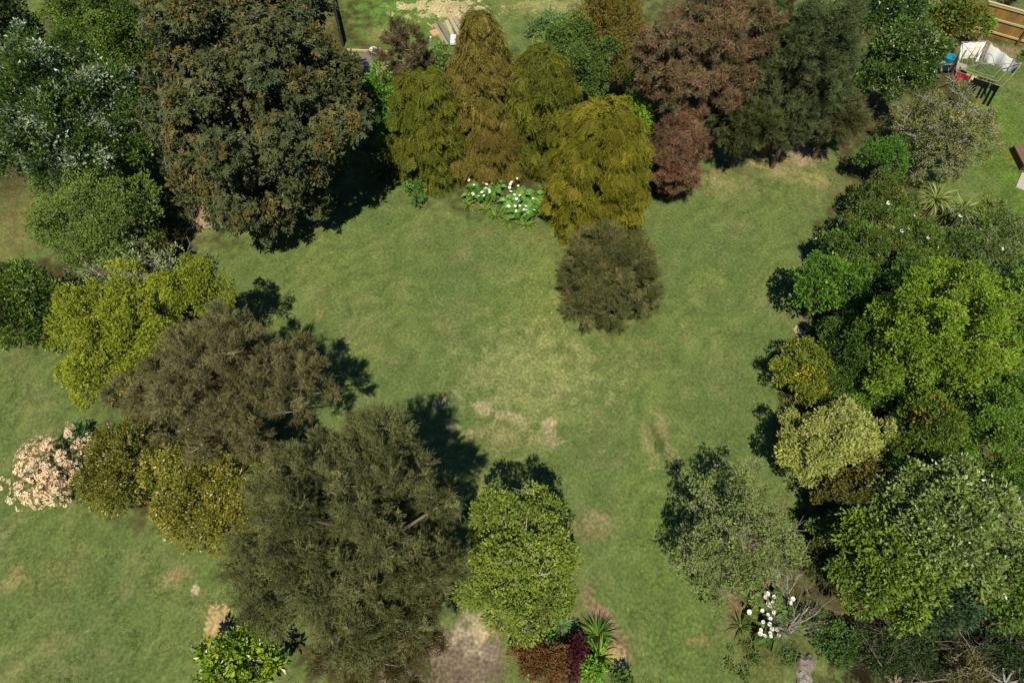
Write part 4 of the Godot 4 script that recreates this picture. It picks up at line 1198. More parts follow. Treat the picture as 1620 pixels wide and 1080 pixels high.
	{"name": "hedge_shrub", "label": "bright green climber spilling over the left end of the timber fence", "cat": "shrub", "shape": "dome", "kind": "broad", "colors": ["5f8c2e", "76a03a"], "tip": "9aa860", "tipp": 0, "lobes": 8, "lf": 0.34, "density": 24, "size": 1, "trunk": 0.03, "twigs": 0, "low": 0.35, "gloss": "satin", "upw": 0.4, "bark": ["5a4c3c", "7a6a56"], "seed": 152, "at": Vector3(24.624, 1.500, -31.946), "r": Vector3(0.572, 0.583, 0.392)},
	{"name": "golden_shrub", "label": "small golden yellow shrub beside the clothesline", "cat": "shrub", "shape": "dome", "kind": "tiny", "colors": ["a8921e", "8c8224"], "tip": "9aa860", "tipp": 0, "lobes": 8, "lf": 0.34, "density": 30, "size": 1, "trunk": 0.04, "twigs": 0, "low": 0.35, "gloss": "satin", "upw": 0.4, "bark": ["5a4c3c", "7a6a56"], "seed": 153, "at": Vector3(21.713, 1.600, -30.889), "r": Vector3(0.689, 0.714, 0.479)},
	{"name": "lichen_tree", "label": "grey lichen-covered olive tree with see-through crown on the side lawn", "cat": "tree", "shape": "dome", "kind": "fine", "colors": ["7c8450", "8c9060", "6c7c40"], "tip": "b0a058", "tipp": 0.12, "lobes": 42, "lf": 0.2236, "density": 15, "size": 1, "trunk": 0.1, "twigs": 240, "low": 0.8, "gloss": "matt", "upw": 0.4, "bark": ["8f908a", "b0b2aa"], "seed": 154, "at": Vector3(19.163, 2.300, -23.105), "r": Vector3(1.985, 1.895, 2.296), "bright": 1.07},
	{"name": "leafy_shrub", "label": "bright green shrub at the tip of the right bed under the lichen tree", "cat": "shrub", "shape": "dome", "kind": "fine", "colors": ["4a7426", "5c8430"], "tip": "9aa860", "tipp": 0, "lobes": 14, "lf": 0.34, "density": 22, "size": 1, "trunk": 0.1, "twigs": 0, "low": 0.35, "gloss": "satin", "upw": 0.4, "bark": ["5a4c3c", "7a6a56"], "seed": 155, "at": Vector3(16.517, 1.800, -22.224), "r": Vector3(1.142, 1.108, 0.819), "bright": 1.07},
	{"name": "leafy_shrub", "label": "dark green shrub with a few yellow leaves at the left edge of the right bed", "cat": "shrub", "shape": "dome", "kind": "fine", "colors": ["4a6028", "5c6e2e"], "tip": "b49a30", "tipp": 0.06, "lobes": 14, "lf": 0.34, "density": 24, "size": 1, "trunk": 0.1, "twigs": 0, "low": 0.35, "gloss": "satin", "upw": 0.4, "bark": ["5a4c3c", "7a6a56"], "seed": 156, "at": Vector3(15.707, 1.600, -19.899), "r": Vector3(1.046, 1.295, 1.280), "bright": 1.07},
	{"name": "leafy_shrub", "label": "yellow-green shrub low beside the second yucca", "cat": "shrub", "shape": "dome", "kind": "fine", "colors": ["7c8c2c", "68802c"], "tip": "9aa860", "tipp": 0, "lobes": 9, "lf": 0.34, "density": 24, "size": 1, "trunk": 0.03, "twigs": 0, "low": 0.35, "gloss": "satin", "upw": 0.4, "bark": ["5a4c3c", "7a6a56"], "seed": 157, "at": Vector3(20.768, 0.800, -19.630), "r": Vector3(0.681, 0.695, 0.973), "bright": 1.07},
	{"name": "rose_bush", "label": "loose green bush dotted with small white flowers left of the yuccas' bed", "cat": "shrub", "shape": "dome", "kind": "fine", "colors": ["4f6a2a", "647c30"], "tip": "93902c", "tipp": 0.1, "lobes": 49, "lf": 0.1975, "density": 22, "size": 1, "trunk": 0.1, "twigs": 0, "low": 0.35, "gloss": "satin", "upw": 0.4, "bark": ["5a4c3c", "7a6a56"], "seed": 158, "bloom": ["f4f2ee", 22, 0.5], "at": Vector3(15.002, 2.100, -16.989), "r": Vector3(2.338, 1.439, 1.834), "bright": 1.07},
	{"name": "rose_bush", "label": "pale loose bush with scattered white flowers at the right edge", "cat": "shrub", "shape": "dome", "kind": "fine", "colors": ["687c3e", "5a7434"], "tip": "8c8a5c", "tipp": 0.15, "lobes": 45, "lf": 0.1975, "density": 17, "size": 1, "trunk": 0.1, "twigs": 50, "low": 0.35, "gloss": "satin", "upw": 0.4, "bark": ["77726a", "9a948a"], "seed": 159, "bloom": ["f4f2ee", 26, 0.45], "at": Vector3(19.100, 1.900, -16.729), "r": Vector3(2.057, 1.675, 1.947), "bright": 1.07},
	{"name": "spreading_shrub", "label": "bright green shrub reaching out over the lawn with long arms", "cat": "shrub", "shape": "dome", "kind": "broad", "colors": ["5c8428", "4a7024"], "tip": "84a43a", "tipp": 0.15, "lobes": 30, "lf": 0.2236, "density": 20, "size": 1, "trunk": 0.1, "twigs": 0, "low": 0.35, "gloss": "satin", "upw": 0.4, "bark": ["5a4c3c", "7a6a56"], "seed": 160, "at": Vector3(12.173, 2.300, -15.002), "r": Vector3(1.506, 1.398, 1.092), "bright": 1.07},
	{"name": "leafy_shrub", "label": "dark green shrub behind the shrub with long arms", "cat": "shrub", "shape": "dome", "kind": "fine", "colors": ["466628", "567a2c"], "tip": "9aa860", "tipp": 0, "lobes": 45, "lf": 0.1975, "density": 24, "size": 1, "trunk": 0.1, "twigs": 0, "low": 0.35, "gloss": "satin", "upw": 0.4, "bark": ["5a4c3c", "7a6a56"], "seed": 161, "at": Vector3(14.435, 2.400, -14.124), "r": Vector3(1.756, 1.831, 1.366), "bright": 1.07},
	{"name": "yellow_leaved_bush", "label": "bush of bright yellow and green leaves at the edge of the right lawn", "cat": "shrub", "shape": "dome", "kind": "fine", "colors": ["6a8028", "7e8c2c"], "tip": "c4b034", "tipp": 0.22, "lobes": 27, "lf": 0.2408, "density": 26, "size": 1, "trunk": 0.1, "twigs": 0, "low": 0.35, "gloss": "satin", "upw": 0.4, "bark": ["5a4c3c", "7a6a56"], "seed": 162, "at": Vector3(10.954, 1.500, -11.585), "r": Vector3(1.254, 1.245, 1.349)},
	{"name": "leafy_shrub", "label": "deep green shrub between the yellow-leaved bush and the tall fresh green tree", "cat": "shrub", "shape": "dome", "kind": "fine", "colors": ["3c5a20", "4f6e26"], "tip": "9aa860", "tipp": 0, "lobes": 40, "lf": 0.2398, "density": 24, "size": 1, "trunk": 0.1, "twigs": 0, "low": 0.35, "gloss": "satin", "upw": 0.4, "bark": ["5a4c3c", "7a6a56"], "seed": 163, "at": Vector3(12.799, 2.300, -11.608), "r": Vector3(1.362, 1.990, 1.346), "bright": 1.07},
	{"name": "fresh_green_tree", "label": "tall fresh yellow-green tree in the middle of the right bed", "cat": "tree", "shape": "dome", "kind": "fine", "colors": ["698a22", "809c2c"], "tip": "a4b03a", "tipp": 0.15, "lobes": 99, "lf": 0.1551, "density": 28, "size": 1, "trunk": 0.2, "twigs": 0, "low": 0.35, "gloss": "satin", "upw": 0.4, "bark": ["5a4c3c", "7a6a56"], "seed": 164, "at": Vector3(14.432, 3.800, -11.538), "r": Vector3(2.534, 3.016, 1.991), "bright": 1.07},
	{"name": "fresh_green_tree", "label": "mid green tree at the right edge beside the tall yellow-green one", "cat": "tree", "shape": "dome", "kind": "fine", "colors": ["628632", "74963c"], "tip": "9aa860", "tipp": 0, "lobes": 67, "lf": 0.1763, "density": 24, "size": 1, "trunk": 0.1, "twigs": 16, "low": 0.35, "gloss": "satin", "upw": 0.4, "bark": ["77726a", "9a948a"], "seed": 165, "at": Vector3(17.354, 3.200, -12.528), "r": Vector3(1.645, 2.725, 1.786), "bright": 1.07},
	{"name": "fresh_green_tree", "label": "mid green tree at the right edge below the tall yellow-green one", "cat": "tree", "shape": "dome", "kind": "fine", "colors": ["5c8028", "6e9032"], "tip": "9aa860", "tipp": 0, "lobes": 67, "lf": 0.1763, "density": 26, "size": 1, "trunk": 0.1, "twigs": 0, "low": 0.35, "gloss": "satin", "upw": 0.4, "bark": ["5a4c3c", "7a6a56"], "seed": 166, "at": Vector3(15.782, 3.200, -8.709), "r": Vector3(1.688, 2.158, 1.311), "bright": 1.07},
	{"name": "fresh_green_tree", "label": "darker green tree with rusty leaves behind the pale lime bush", "cat": "tree", "shape": "dome", "kind": "fine", "colors": ["557022", "66802a"], "tip": "8c6c2a", "tipp": 0.12, "lobes": 49, "lf": 0.2398, "density": 26, "size": 1, "trunk": 0.1, "twigs": 0, "low": 0.35, "gloss": "satin", "upw": 0.4, "bark": ["5a4c3c", "7a6a56"], "seed": 167, "at": Vector3(13.746, 2.700, -8.646), "r": Vector3(1.390, 1.824, 1.072), "bright": 1.07},
	{"name": "fill_shrub", "label": "mid green shrub between the two fresh green trees at the right edge", "cat": "shrub", "shape": "dome", "kind": "fine", "colors": ["4f7226", "5f8030"], "tip": "9aa860", "tipp": 0, "lobes": 40, "lf": 0.2398, "density": 24, "size": 1, "trunk": 0.1, "twigs": 0, "low": 0.35, "gloss": "satin", "upw": 0.4, "bark": ["5a4c3c", "7a6a56"], "seed": 168, "at": Vector3(16.110, 2.200, -10.571), "r": Vector3(1.586, 1.096, 1.230), "bright": 1.07},
	{"name": "fill_shrub", "label": "dark green shrub in the shade above the shiny-leaved tree", "cat": "shrub", "shape": "dome", "kind": "fine", "colors": ["3f5c22", "527028"], "tip": "9aa860", "tipp": 0, "lobes": 31, "lf": 0.2398, "density": 24, "size": 1, "trunk": 0.1, "twigs": 0, "low": 0.35, "gloss": "satin", "upw": 0.4, "bark": ["5a4c3c", "7a6a56"], "seed": 169, "at": Vector3(14.574, 1.900, -7.345), "r": Vector3(1.677, 0.772, 1.006), "bright": 1.07},
	{"name": "fill_shrub", "label": "green shrub at the right edge above the shiny-leaved tree", "cat": "shrub", "shape": "dome", "kind": "fine", "colors": ["4a6c28", "5c7c30"], "tip": "9aa860", "tipp": 0, "lobes": 18, "lf": 0.2788, "density": 24, "size": 1, "trunk": 0.1, "twigs": 0, "low": 0.35, "gloss": "satin", "upw": 0.4, "bark": ["5a4c3c", "7a6a56"], "seed": 170, "at": Vector3(16.395, 2.200, -7.181), "r": Vector3(0.857, 1.208, 0.644), "bright": 1.07},
	{"name": "fill_shrub", "label": "shady green shrub below the yuccas between the two white-flowered bushes", "cat": "shrub", "shape": "dome", "kind": "fine", "colors": ["4a662a", "5c7832"], "tip": "9aa860", "tipp": 0, "lobes": 18, "lf": 0.2788, "density": 24, "size": 1, "trunk": 0.1, "twigs": 0, "low": 0.35, "gloss": "satin", "upw": 0.4, "bark": ["5a4c3c", "7a6a56"], "seed": 171, "at": Vector3(17.217, 1.700, -16.881), "r": Vector3(1.271, 1.360, 1.183), "bright": 1.07},
	{"name": "fill_shrub", "label": "yellowish shrub below the white-flowered bush with the arms of the bright shrub", "cat": "shrub", "shape": "dome", "kind": "fine", "colors": ["5c7a28", "708a2e"], "tip": "9aa860", "tipp": 0, "lobes": 27, "lf": 0.2398, "density": 24, "size": 1, "trunk": 0.1, "twigs": 0, "low": 0.35, "gloss": "satin", "upw": 0.4, "bark": ["5a4c3c", "7a6a56"], "seed": 172, "at": Vector3(13.845, 1.900, -13.733), "r": Vector3(1.450, 0.800, 1.058), "bright": 1.07},
	{"name": "fill_shrub", "label": "deep green shrub between the lichen tree and the white-flowered bushes", "cat": "shrub", "shape": "dome", "kind": "fine", "colors": ["46642a", "587632"], "tip": "9aa860", "tipp": 0, "lobes": 12, "lf": 0.34, "density": 24, "size": 1, "trunk": 0.1, "twigs": 0, "low": 0.35, "gloss": "satin", "upw": 0.4, "bark": ["5a4c3c", "7a6a56"], "seed": 173, "at": Vector3(16.805, 1.200, -19.822), "r": Vector3(0.784, 0.895, 0.823), "bright": 1.07},
	{"name": "fill_shrub", "label": "green shrub above the tall yellow-green tree, under the pale white-flowered bush", "cat": "shrub", "shape": "dome", "kind": "fine", "colors": ["54762c", "668836"], "tip": "9aa860", "tipp": 0, "lobes": 31, "lf": 0.2398, "density": 24, "size": 1, "trunk": 0.1, "twigs": 0, "low": 0.35, "gloss": "satin", "upw": 0.4, "bark": ["5a4c3c", "7a6a56"], "seed": 174, "at": Vector3(17.031, 2.000, -15.210), "r": Vector3(1.491, 0.823, 1.120), "bright": 1.07},
	{"name": "fill_shrub", "label": "ragged green shrub hugging the lawn edge above the shrub with long arms", "cat": "shrub", "shape": "dome", "kind": "broad", "colors": ["4c6e28", "5e8030"], "tip": "9aa860", "tipp": 0, "lobes": 18, "lf": 0.2788, "density": 20, "size": 1, "trunk": 0.1, "twigs": 0, "low": 0.35, "gloss": "satin", "upw": 0.4, "bark": ["5a4c3c", "7a6a56"], "seed": 175, "at": Vector3(13.784, 1.600, -17.377), "r": Vector3(1.055, 1.176, 0.803), "bright": 1.07},
	{"name": "fill_shrub", "label": "mid green shrub in the gap behind the pale lime bush", "cat": "shrub", "shape": "dome", "kind": "fine", "colors": ["4c6e26", "5e802c"], "tip": "9aa860", "tipp": 0, "lobes": 21, "lf": 0.2788, "density": 24, "size": 1, "trunk": 0.1, "twigs": 0, "low": 0.35, "gloss": "satin", "upw": 0.4, "bark": ["5a4c3c", "7a6a56"], "seed": 176, "at": Vector3(13.565, 2.200, -10.275), "r": Vector3(1.227, 1.102, 0.941), "bright": 1.07},
	{"name": "fill_shrub", "label": "deep green shrub right behind the yellow-leaved bush by the rocks", "cat": "shrub", "shape": "dome", "kind": "fine", "colors": ["446226", "54742c"], "tip": "9aa860", "tipp": 0, "lobes": 18, "lf": 0.2788, "density": 24, "size": 1, "trunk": 0.1, "twigs": 0, "low": 0.35, "gloss": "satin", "upw": 0.4, "bark": ["5a4c3c", "7a6a56"], "seed": 177, "at": Vector3(12.438, 1.900, -12.896), "r": Vector3(1.000, 1.103, 0.758), "bright": 1.07},
	{"name": "fill_shrub", "label": "fresh green shrub joining the yellow-leaved bush to the pale lime bush", "cat": "shrub", "shape": "dome", "kind": "fine", "colors": ["587a2a", "688a30"], "tip": "9aa860", "tipp": 0, "lobes": 18, "lf": 0.2788, "density": 24, "size": 1, "trunk": 0.1, "twigs": 0, "low": 0.35, "gloss": "satin", "upw": 0.4, "bark": ["5a4c3c", "7a6a56"], "seed": 178, "at": Vector3(12.108, 1.700, -10.262), "r": Vector3(0.998, 0.812, 0.757), "bright": 1.07},
	{"name": "fill_shrub", "label": "fresh green shrub above the shiny-leaved tree, right of the bronze shrub", "cat": "shrub", "shape": "dome", "kind": "fine", "colors": ["5c7c2a", "6c8a32"], "tip": "9aa860", "tipp": 0, "lobes": 21, "lf": 0.2788, "density": 24, "size": 1, "trunk": 0.1, "twigs": 0, "low": 0.35, "gloss": "satin", "upw": 0.4, "bark": ["5a4c3c", "7a6a56"], "seed": 179, "at": Vector3(13.091, 2.000, -7.355), "r": Vector3(1.105, 1.010, 0.843), "bright": 1.07},
	{"name": "fill_shrub", "label": "olive green shrub filling the gap below the bronze shrub", "cat": "shrub", "shape": "dome", "kind": "fine", "colors": ["5e7030", "6c7c36"], "tip": "9aa860", "tipp": 0, "lobes": 18, "lf": 0.2788, "density": 24, "size": 1, "trunk": 0.1, "twigs": 0, "low": 0.35, "gloss": "satin", "upw": 0.4, "bark": ["5a4c3c", "7a6a56"], "seed": 180, "at": Vector3(10.844, 1.500, -5.644), "r": Vector3(0.989, 0.548, 0.749), "bright": 1.07},
	{"name": "pale_lime_bush", "label": "dense pale lime bush at the right lawn edge", "cat": "shrub", "shape": "dome", "kind": "tiny", "colors": ["a8b062", "93a04e"], "tip": "c0c484", "tipp": 0.2, "lobes": 51, "lf": 0.2064, "density": 36, "size": 1, "trunk": 0.1, "twigs": 0, "low": 0.7, "gloss": "matt", "upw": 0.4, "bark": ["5a4c3c", "7a6a56"], "seed": 181, "at": Vector3(10.804, 2.300, -8.534), "r": Vector3(1.921, 1.233, 1.403), "bright": 1.07},
	{"name": "bronze_shrub", "label": "bronze brown shrub below the pale lime bush", "cat": "shrub", "shape": "dome", "kind": "fine", "colors": ["66622e", "5a622e"], "tip": "80642e", "tipp": 0.12, "lobes": 40, "lf": 0.2398, "density": 24, "size": 1, "trunk": 0.1, "twigs": 20, "low": 0.35, "gloss": "matt", "upw": 0.4, "bark": ["5a4c3c", "7a6a56"], "seed": 182, "at": Vector3(11.433, 1.900, -6.785), "r": Vector3(1.514, 1.513, 1.172), "bright": 1.07},
	{"name": "open_olive_tree", "label": "open olive green tree at the lower right of the lawn, shadow beside it", "cat": "tree", "shape": "dome", "kind": "tiny", "colors": ["88985a", "76884a"], "tip": "9aa860", "tipp": 0, "lobes": 60, "lf": 0.172, "density": 15, "size": 1, "trunk": 0.1, "twigs": 110, "low": 0.5, "gloss": "matt", "upw": 0.4, "bark": ["7c7468", "98907f"], "seed": 183, "at": Vector3(6.935, 2.700, -5.305), "r": Vector3(1.725, 1.995, 2.052)},
	{"name": "shiny_leaved_tree", "label": "large tree with shiny pale green leaves at the right edge", "cat": "tree", "shape": "dome", "kind": "broad", "colors": ["7c9046", "6a8038"], "tip": "a4ae7c", "tipp": 0.25, "lobes": 85, "lf": 0.1692, "density": 24, "size": 1, "trunk": 0.1, "twigs": 20, "low": 0.35, "gloss": "gloss", "upw": 0.4, "bark": ["77726a", "9a948a"], "seed": 184, "at": Vector3(13.109, 3.400, -5.356), "r": Vector3(2.343, 1.865, 1.838), "bright": 1.07},
	{"name": "leafy_shrub", "label": "yellow-green shrub in front of the tree with shiny pale leaves", "cat": "shrub", "shape": "dome", "kind": "broad", "colors": ["71882e", "5f782c"], "tip": "9aa860", "tipp": 0, "lobes": 49, "lf": 0.2398, "density": 22, "size": 1, "trunk": 0.1, "twigs": 0, "low": 0.35, "gloss": "satin", "upw": 0.4, "bark": ["5a4c3c", "7a6a56"], "seed": 185, "at": Vector3(11.340, 2.400, -4.458), "r": Vector3(1.395, 1.990, 1.741), "bright": 1.07},
	{"name": "leafy_shrub", "label": "dark leafy shrub at the right edge under the shiny-leaved tree", "cat": "shrub", "shape": "dome", "kind": "broad", "colors": ["4f6c2a", "67842f"], "tip": "9aa860", "tipp": 0, "lobes": 27, "lf": 0.2788, "density": 22, "size": 1, "trunk": 0.1, "twigs": 16, "low": 0.35, "gloss": "satin", "upw": 0.4, "bark": ["77726a", "9a948a"], "seed": 186, "at": Vector3(14.806, 2.600, -3.829), "r": Vector3(1.062, 2.200, 1.016), "bright": 1.07},
	{"name": "blue_green_shrub", "label": "dark blue-green narrow-leaved shrub near the bottom right", "cat": "shrub", "shape": "dome", "kind": "upright", "colors": ["3c5636", "4c6642"], "tip": "9aa860", "tipp": 0, "lobes": 30, "lf": 0.2788, "density": 24, "size": 1, "trunk": 0.1, "twigs": 0, "low": 0.35, "gloss": "satin", "upw": 0.4, "bark": ["5a4c3c", "7a6a56"], "seed": 187, "at": Vector3(12.786, 2.400, -3.503), "r": Vector3(1.317, 0.725, 0.958), "bright": 1.07},
	{"name": "understory_shrub", "label": "dull olive shrub between the open olive tree and the leafless leaning tree", "cat": "shrub", "shape": "dome", "kind": "tiny", "colors": ["5a642e", "4c5628"], "tip": "9aa860", "tipp": 0, "lobes": 24, "lf": 0.2924, "density": 26, "size": 1, "trunk": 0.1, "twigs": 0, "low": 0.35, "gloss": "matt", "upw": 0.4, "bark": ["5a4c3c", "7a6a56"], "seed": 188, "at": Vector3(10.332, 1.200, -4.965), "r": Vector3(1.332, 0.495, 0.818), "bright": 1.07},
	{"name": "understory_shrub", "label": "dark undergrowth beneath the leafless brown thicket", "cat": "shrub", "shape": "dome", "kind": "fine", "colors": ["344a22", "42592a"], "tip": "9aa860", "tipp": 0, "lobes": 39, "lf": 0.2924, "density": 22, "size": 1, "trunk": 0, "twigs": 0, "low": 0.35, "gloss": "satin", "upw": 0.4, "bark": ["5a4c3c", "7a6a56"], "seed": 189, "at": Vector3(12.252, 0.800, -2.363), "r": Vector3(1.820, 0.315, 1.032), "bright": 1.07},
	{"name": "understory_shrub", "label": "dark undergrowth beneath the silver-grey thicket in the corner", "cat": "shrub", "shape": "dome", "kind": "fine", "colors": ["344a22", "42592a"], "tip": "9aa860", "tipp": 0, "lobes": 18, "lf": 0.34, "density": 22, "size": 1, "trunk": 0, "twigs": 0, "low": 0.35, "gloss": "satin", "upw": 0.4, "bark": ["5a4c3c", "7a6a56"], "seed": 190, "at": Vector3(15.430, 0.800, -2.273), "r": Vector3(0.951, 0.595, 0.833), "bright": 1.07},
	{"name": "olive_bottom_shrub", "label": "olive brown shrub at the bottom right between two bare thickets", "cat": "shrub", "shape": "dome", "kind": "fine", "colors": ["63622c", "57602a"], "tip": "9aa860", "tipp": 0, "lobes": 16, "lf": 0.34, "density": 22, "size": 1, "trunk": 0.1, "twigs": 30, "low": 0.35, "gloss": "matt", "upw": 0.4, "bark": ["77726a", "9a948a"], "seed": 191, "at": Vector3(13.515, 1.500, -1.688), "r": Vector3(0.678, 0.584, 0.471), "bright": 1.07},
	{"name": "ground_cover_bush", "label": "low fresh green ground cover left of the bare thicket at the bottom", "cat": "shrub", "shape": "dome", "kind": "fine", "colors": ["42662c", "54782f"], "tip": "9aa860", "tipp": 0, "lobes": 16, "lf": 0.34, "density": 22, "size": 1, "trunk": 0, "twigs": 0, "low": 0.35, "gloss": "satin", "upw": 0.4, "bark": ["5a4c3c", "7a6a56"], "seed": 192, "at": Vector3(10.319, 0.500, -2.578), "r": Vector3(0.812, 0.395, 0.746), "bright": 1.07},
	{"name": "ground_cover_bush", "label": "low weedy bush at the bottom edge left of the grey rocks", "cat": "shrub", "shape": "dome", "kind": "fine", "colors": ["5a7434", "6c8040"], "tip": "9aa860", "tipp": 0, "lobes": 16, "lf": 0.34, "density": 9, "size": 1, "trunk": 0, "twigs": 0, "low": 0.35, "gloss": "matt", "upw": 0.4, "bark": ["5a4c3c", "7a6a56"], "seed": 193, "at": Vector3(7.429, 0.150, -2.061), "r": Vector3(0.693, 0.132, 0.564)},
	{"name": "ground_cover_bush", "label": "low dark weeds under the leafless leaning tree", "cat": "shrub", "shape": "dome", "kind": "fine", "colors": ["52682e", "627838"], "tip": "9aa860", "tipp": 0, "lobes": 9, "lf": 0.34, "density": 18, "size": 1, "trunk": 0, "twigs": 0, "low": 0.35, "gloss": "matt", "upw": 0.4, "bark": ["5a4c3c", "7a6a56"], "seed": 194, "at": Vector3(9.868, 0.300, -3.357), "r": Vector3(0.590, 0.245, 0.506)},
	{"name": "ground_cover_bush", "label": "narrow strip of green leaves growing in the ditch on the lawn", "cat": "shrub", "shape": "dome", "kind": "tiny", "colors": ["4f8040", "64924a"], "tip": "9aa860", "tipp": 0, "lobes": 9, "lf": 0.3, "density": 40, "size": 0.7, "trunk": 0, "twigs": 0, "low": 0.35, "gloss": "satin", "upw": 0.4, "bark": ["5a4c3c", "7a6a56"], "seed": 195, "at": Vector3(5.479, 0.100, -9.400), "r": Vector3(0.169, 0.120, 0.358)},
	{"name": "dark_tangle", "label": "dark tangled shrub beyond the timber fence in the top right corner", "cat": "shrub", "shape": "dome", "kind": "haze", "colors": ["3c4426", "505630"], "tip": "9aa860", "tipp": 0, "lobes": 9, "lf": 0.34, "density": 14, "size": 1, "trunk": 0.1, "twigs": 30, "low": 0.35, "gloss": "matt", "upw": 0.4, "bark": ["77726a", "9a948a"], "seed": 196, "at": Vector3(26.650, 1.200, -34.310), "r": Vector3(0.712, 0.396, 0.418)},
	{"name": "ground_cover_bush", "label": "low weeds between the white lilies and the grey rocks", "cat": "shrub", "shape": "dome", "kind": "fine", "colors": ["4c6c2e", "5e7c38"], "tip": "9aa860", "tipp": 0, "lobes": 12, "lf": 0.34, "density": 14, "size": 1, "trunk": 0, "twigs": 0, "low": 0.35, "gloss": "satin", "upw": 0.4, "bark": ["5a4c3c", "7a6a56"], "seed": 197, "at": Vector3(8.782, 0.150, -2.300), "r": Vector3(0.496, 0.150, 0.360)},
	{"name": "fence_shrub", "label": "small dark green shrub at the right edge by the fence foot", "cat": "shrub", "shape": "dome", "kind": "tiny", "colors": ["3f6426", "54782e"], "tip": "9aa860", "tipp": 0, "lobes": 5, "lf": 0.34, "density": 30, "size": 1, "trunk": 0, "twigs": 0, "low": 0.35, "gloss": "satin", "upw": 0.4, "bark": ["5a4c3c", "7a6a56"], "seed": 198, "at": Vector3(26.661, 0.500, -30.658), "r": Vector3(0.313, 0.390, 0.208)},
]
const BARE := [
	{"name": "leafless_leaning_tree", "label": "leafless grey tree leaning to the right beside the white lilies", "cat": "tree", "at": Vector3(8.818, 0.000, -2.727), "dirs": [Vector3(0.750, 0.750, -0.500), Vector3(0.350, 0.600, -0.750), Vector3(0.100, 0.900, -0.600)], "length": 1.5, "radius": 0.05, "depth": 4, "droop": 0.02, "bark": ["8d877e", "a8a298"], "seed": 199},
	{"name": "bare_thicket", "label": "leafless brown thicket of tangled branches at the bottom right", "cat": "shrub", "at": Vector3(12.096, 0.000, -1.405), "dirs": [Vector3(1.000, 0.550, 0.000), Vector3(0.810, 0.800, 0.590), Vector3(0.310, 1.050, 0.950), Vector3(-0.310, 0.550, 0.950), Vector3(-0.810, 0.800, 0.580), Vector3(-1.000, 1.050, -0.010), Vector3(-0.800, 0.550, -0.600), Vector3(-0.300, 0.800, -0.950), Vector3(0.320, 1.050, -0.950), Vector3(0.820, 0.550, -0.580)], "length": 1.75, "radius": 0.036, "depth": 4, "droop": -0.02, "bark": ["70655c", "8c8076"], "seed": 200},
	{"name": "bare_thicket", "label": "leafless silver-grey thicket in the bottom right corner", "cat": "shrub", "at": Vector3(15.558, 0.000, -1.405), "dirs": [Vector3(1.000, 0.550, 0.000), Vector3(0.810, 0.800, 0.590), Vector3(0.310, 1.050, 0.950), Vector3(-0.310, 0.550, 0.950), Vector3(-0.810, 0.800, 0.580), Vector3(-1.000, 1.050, -0.010), Vector3(-0.800, 0.550, -0.600), Vector3(-0.300, 0.800, -0.950), Vector3(0.320, 1.050, -0.950)], "length": 1.75, "radius": 0.032, "depth": 4, "droop": -0.02, "bark": ["8a8784", "a6a4a0"], "seed": 201},
]
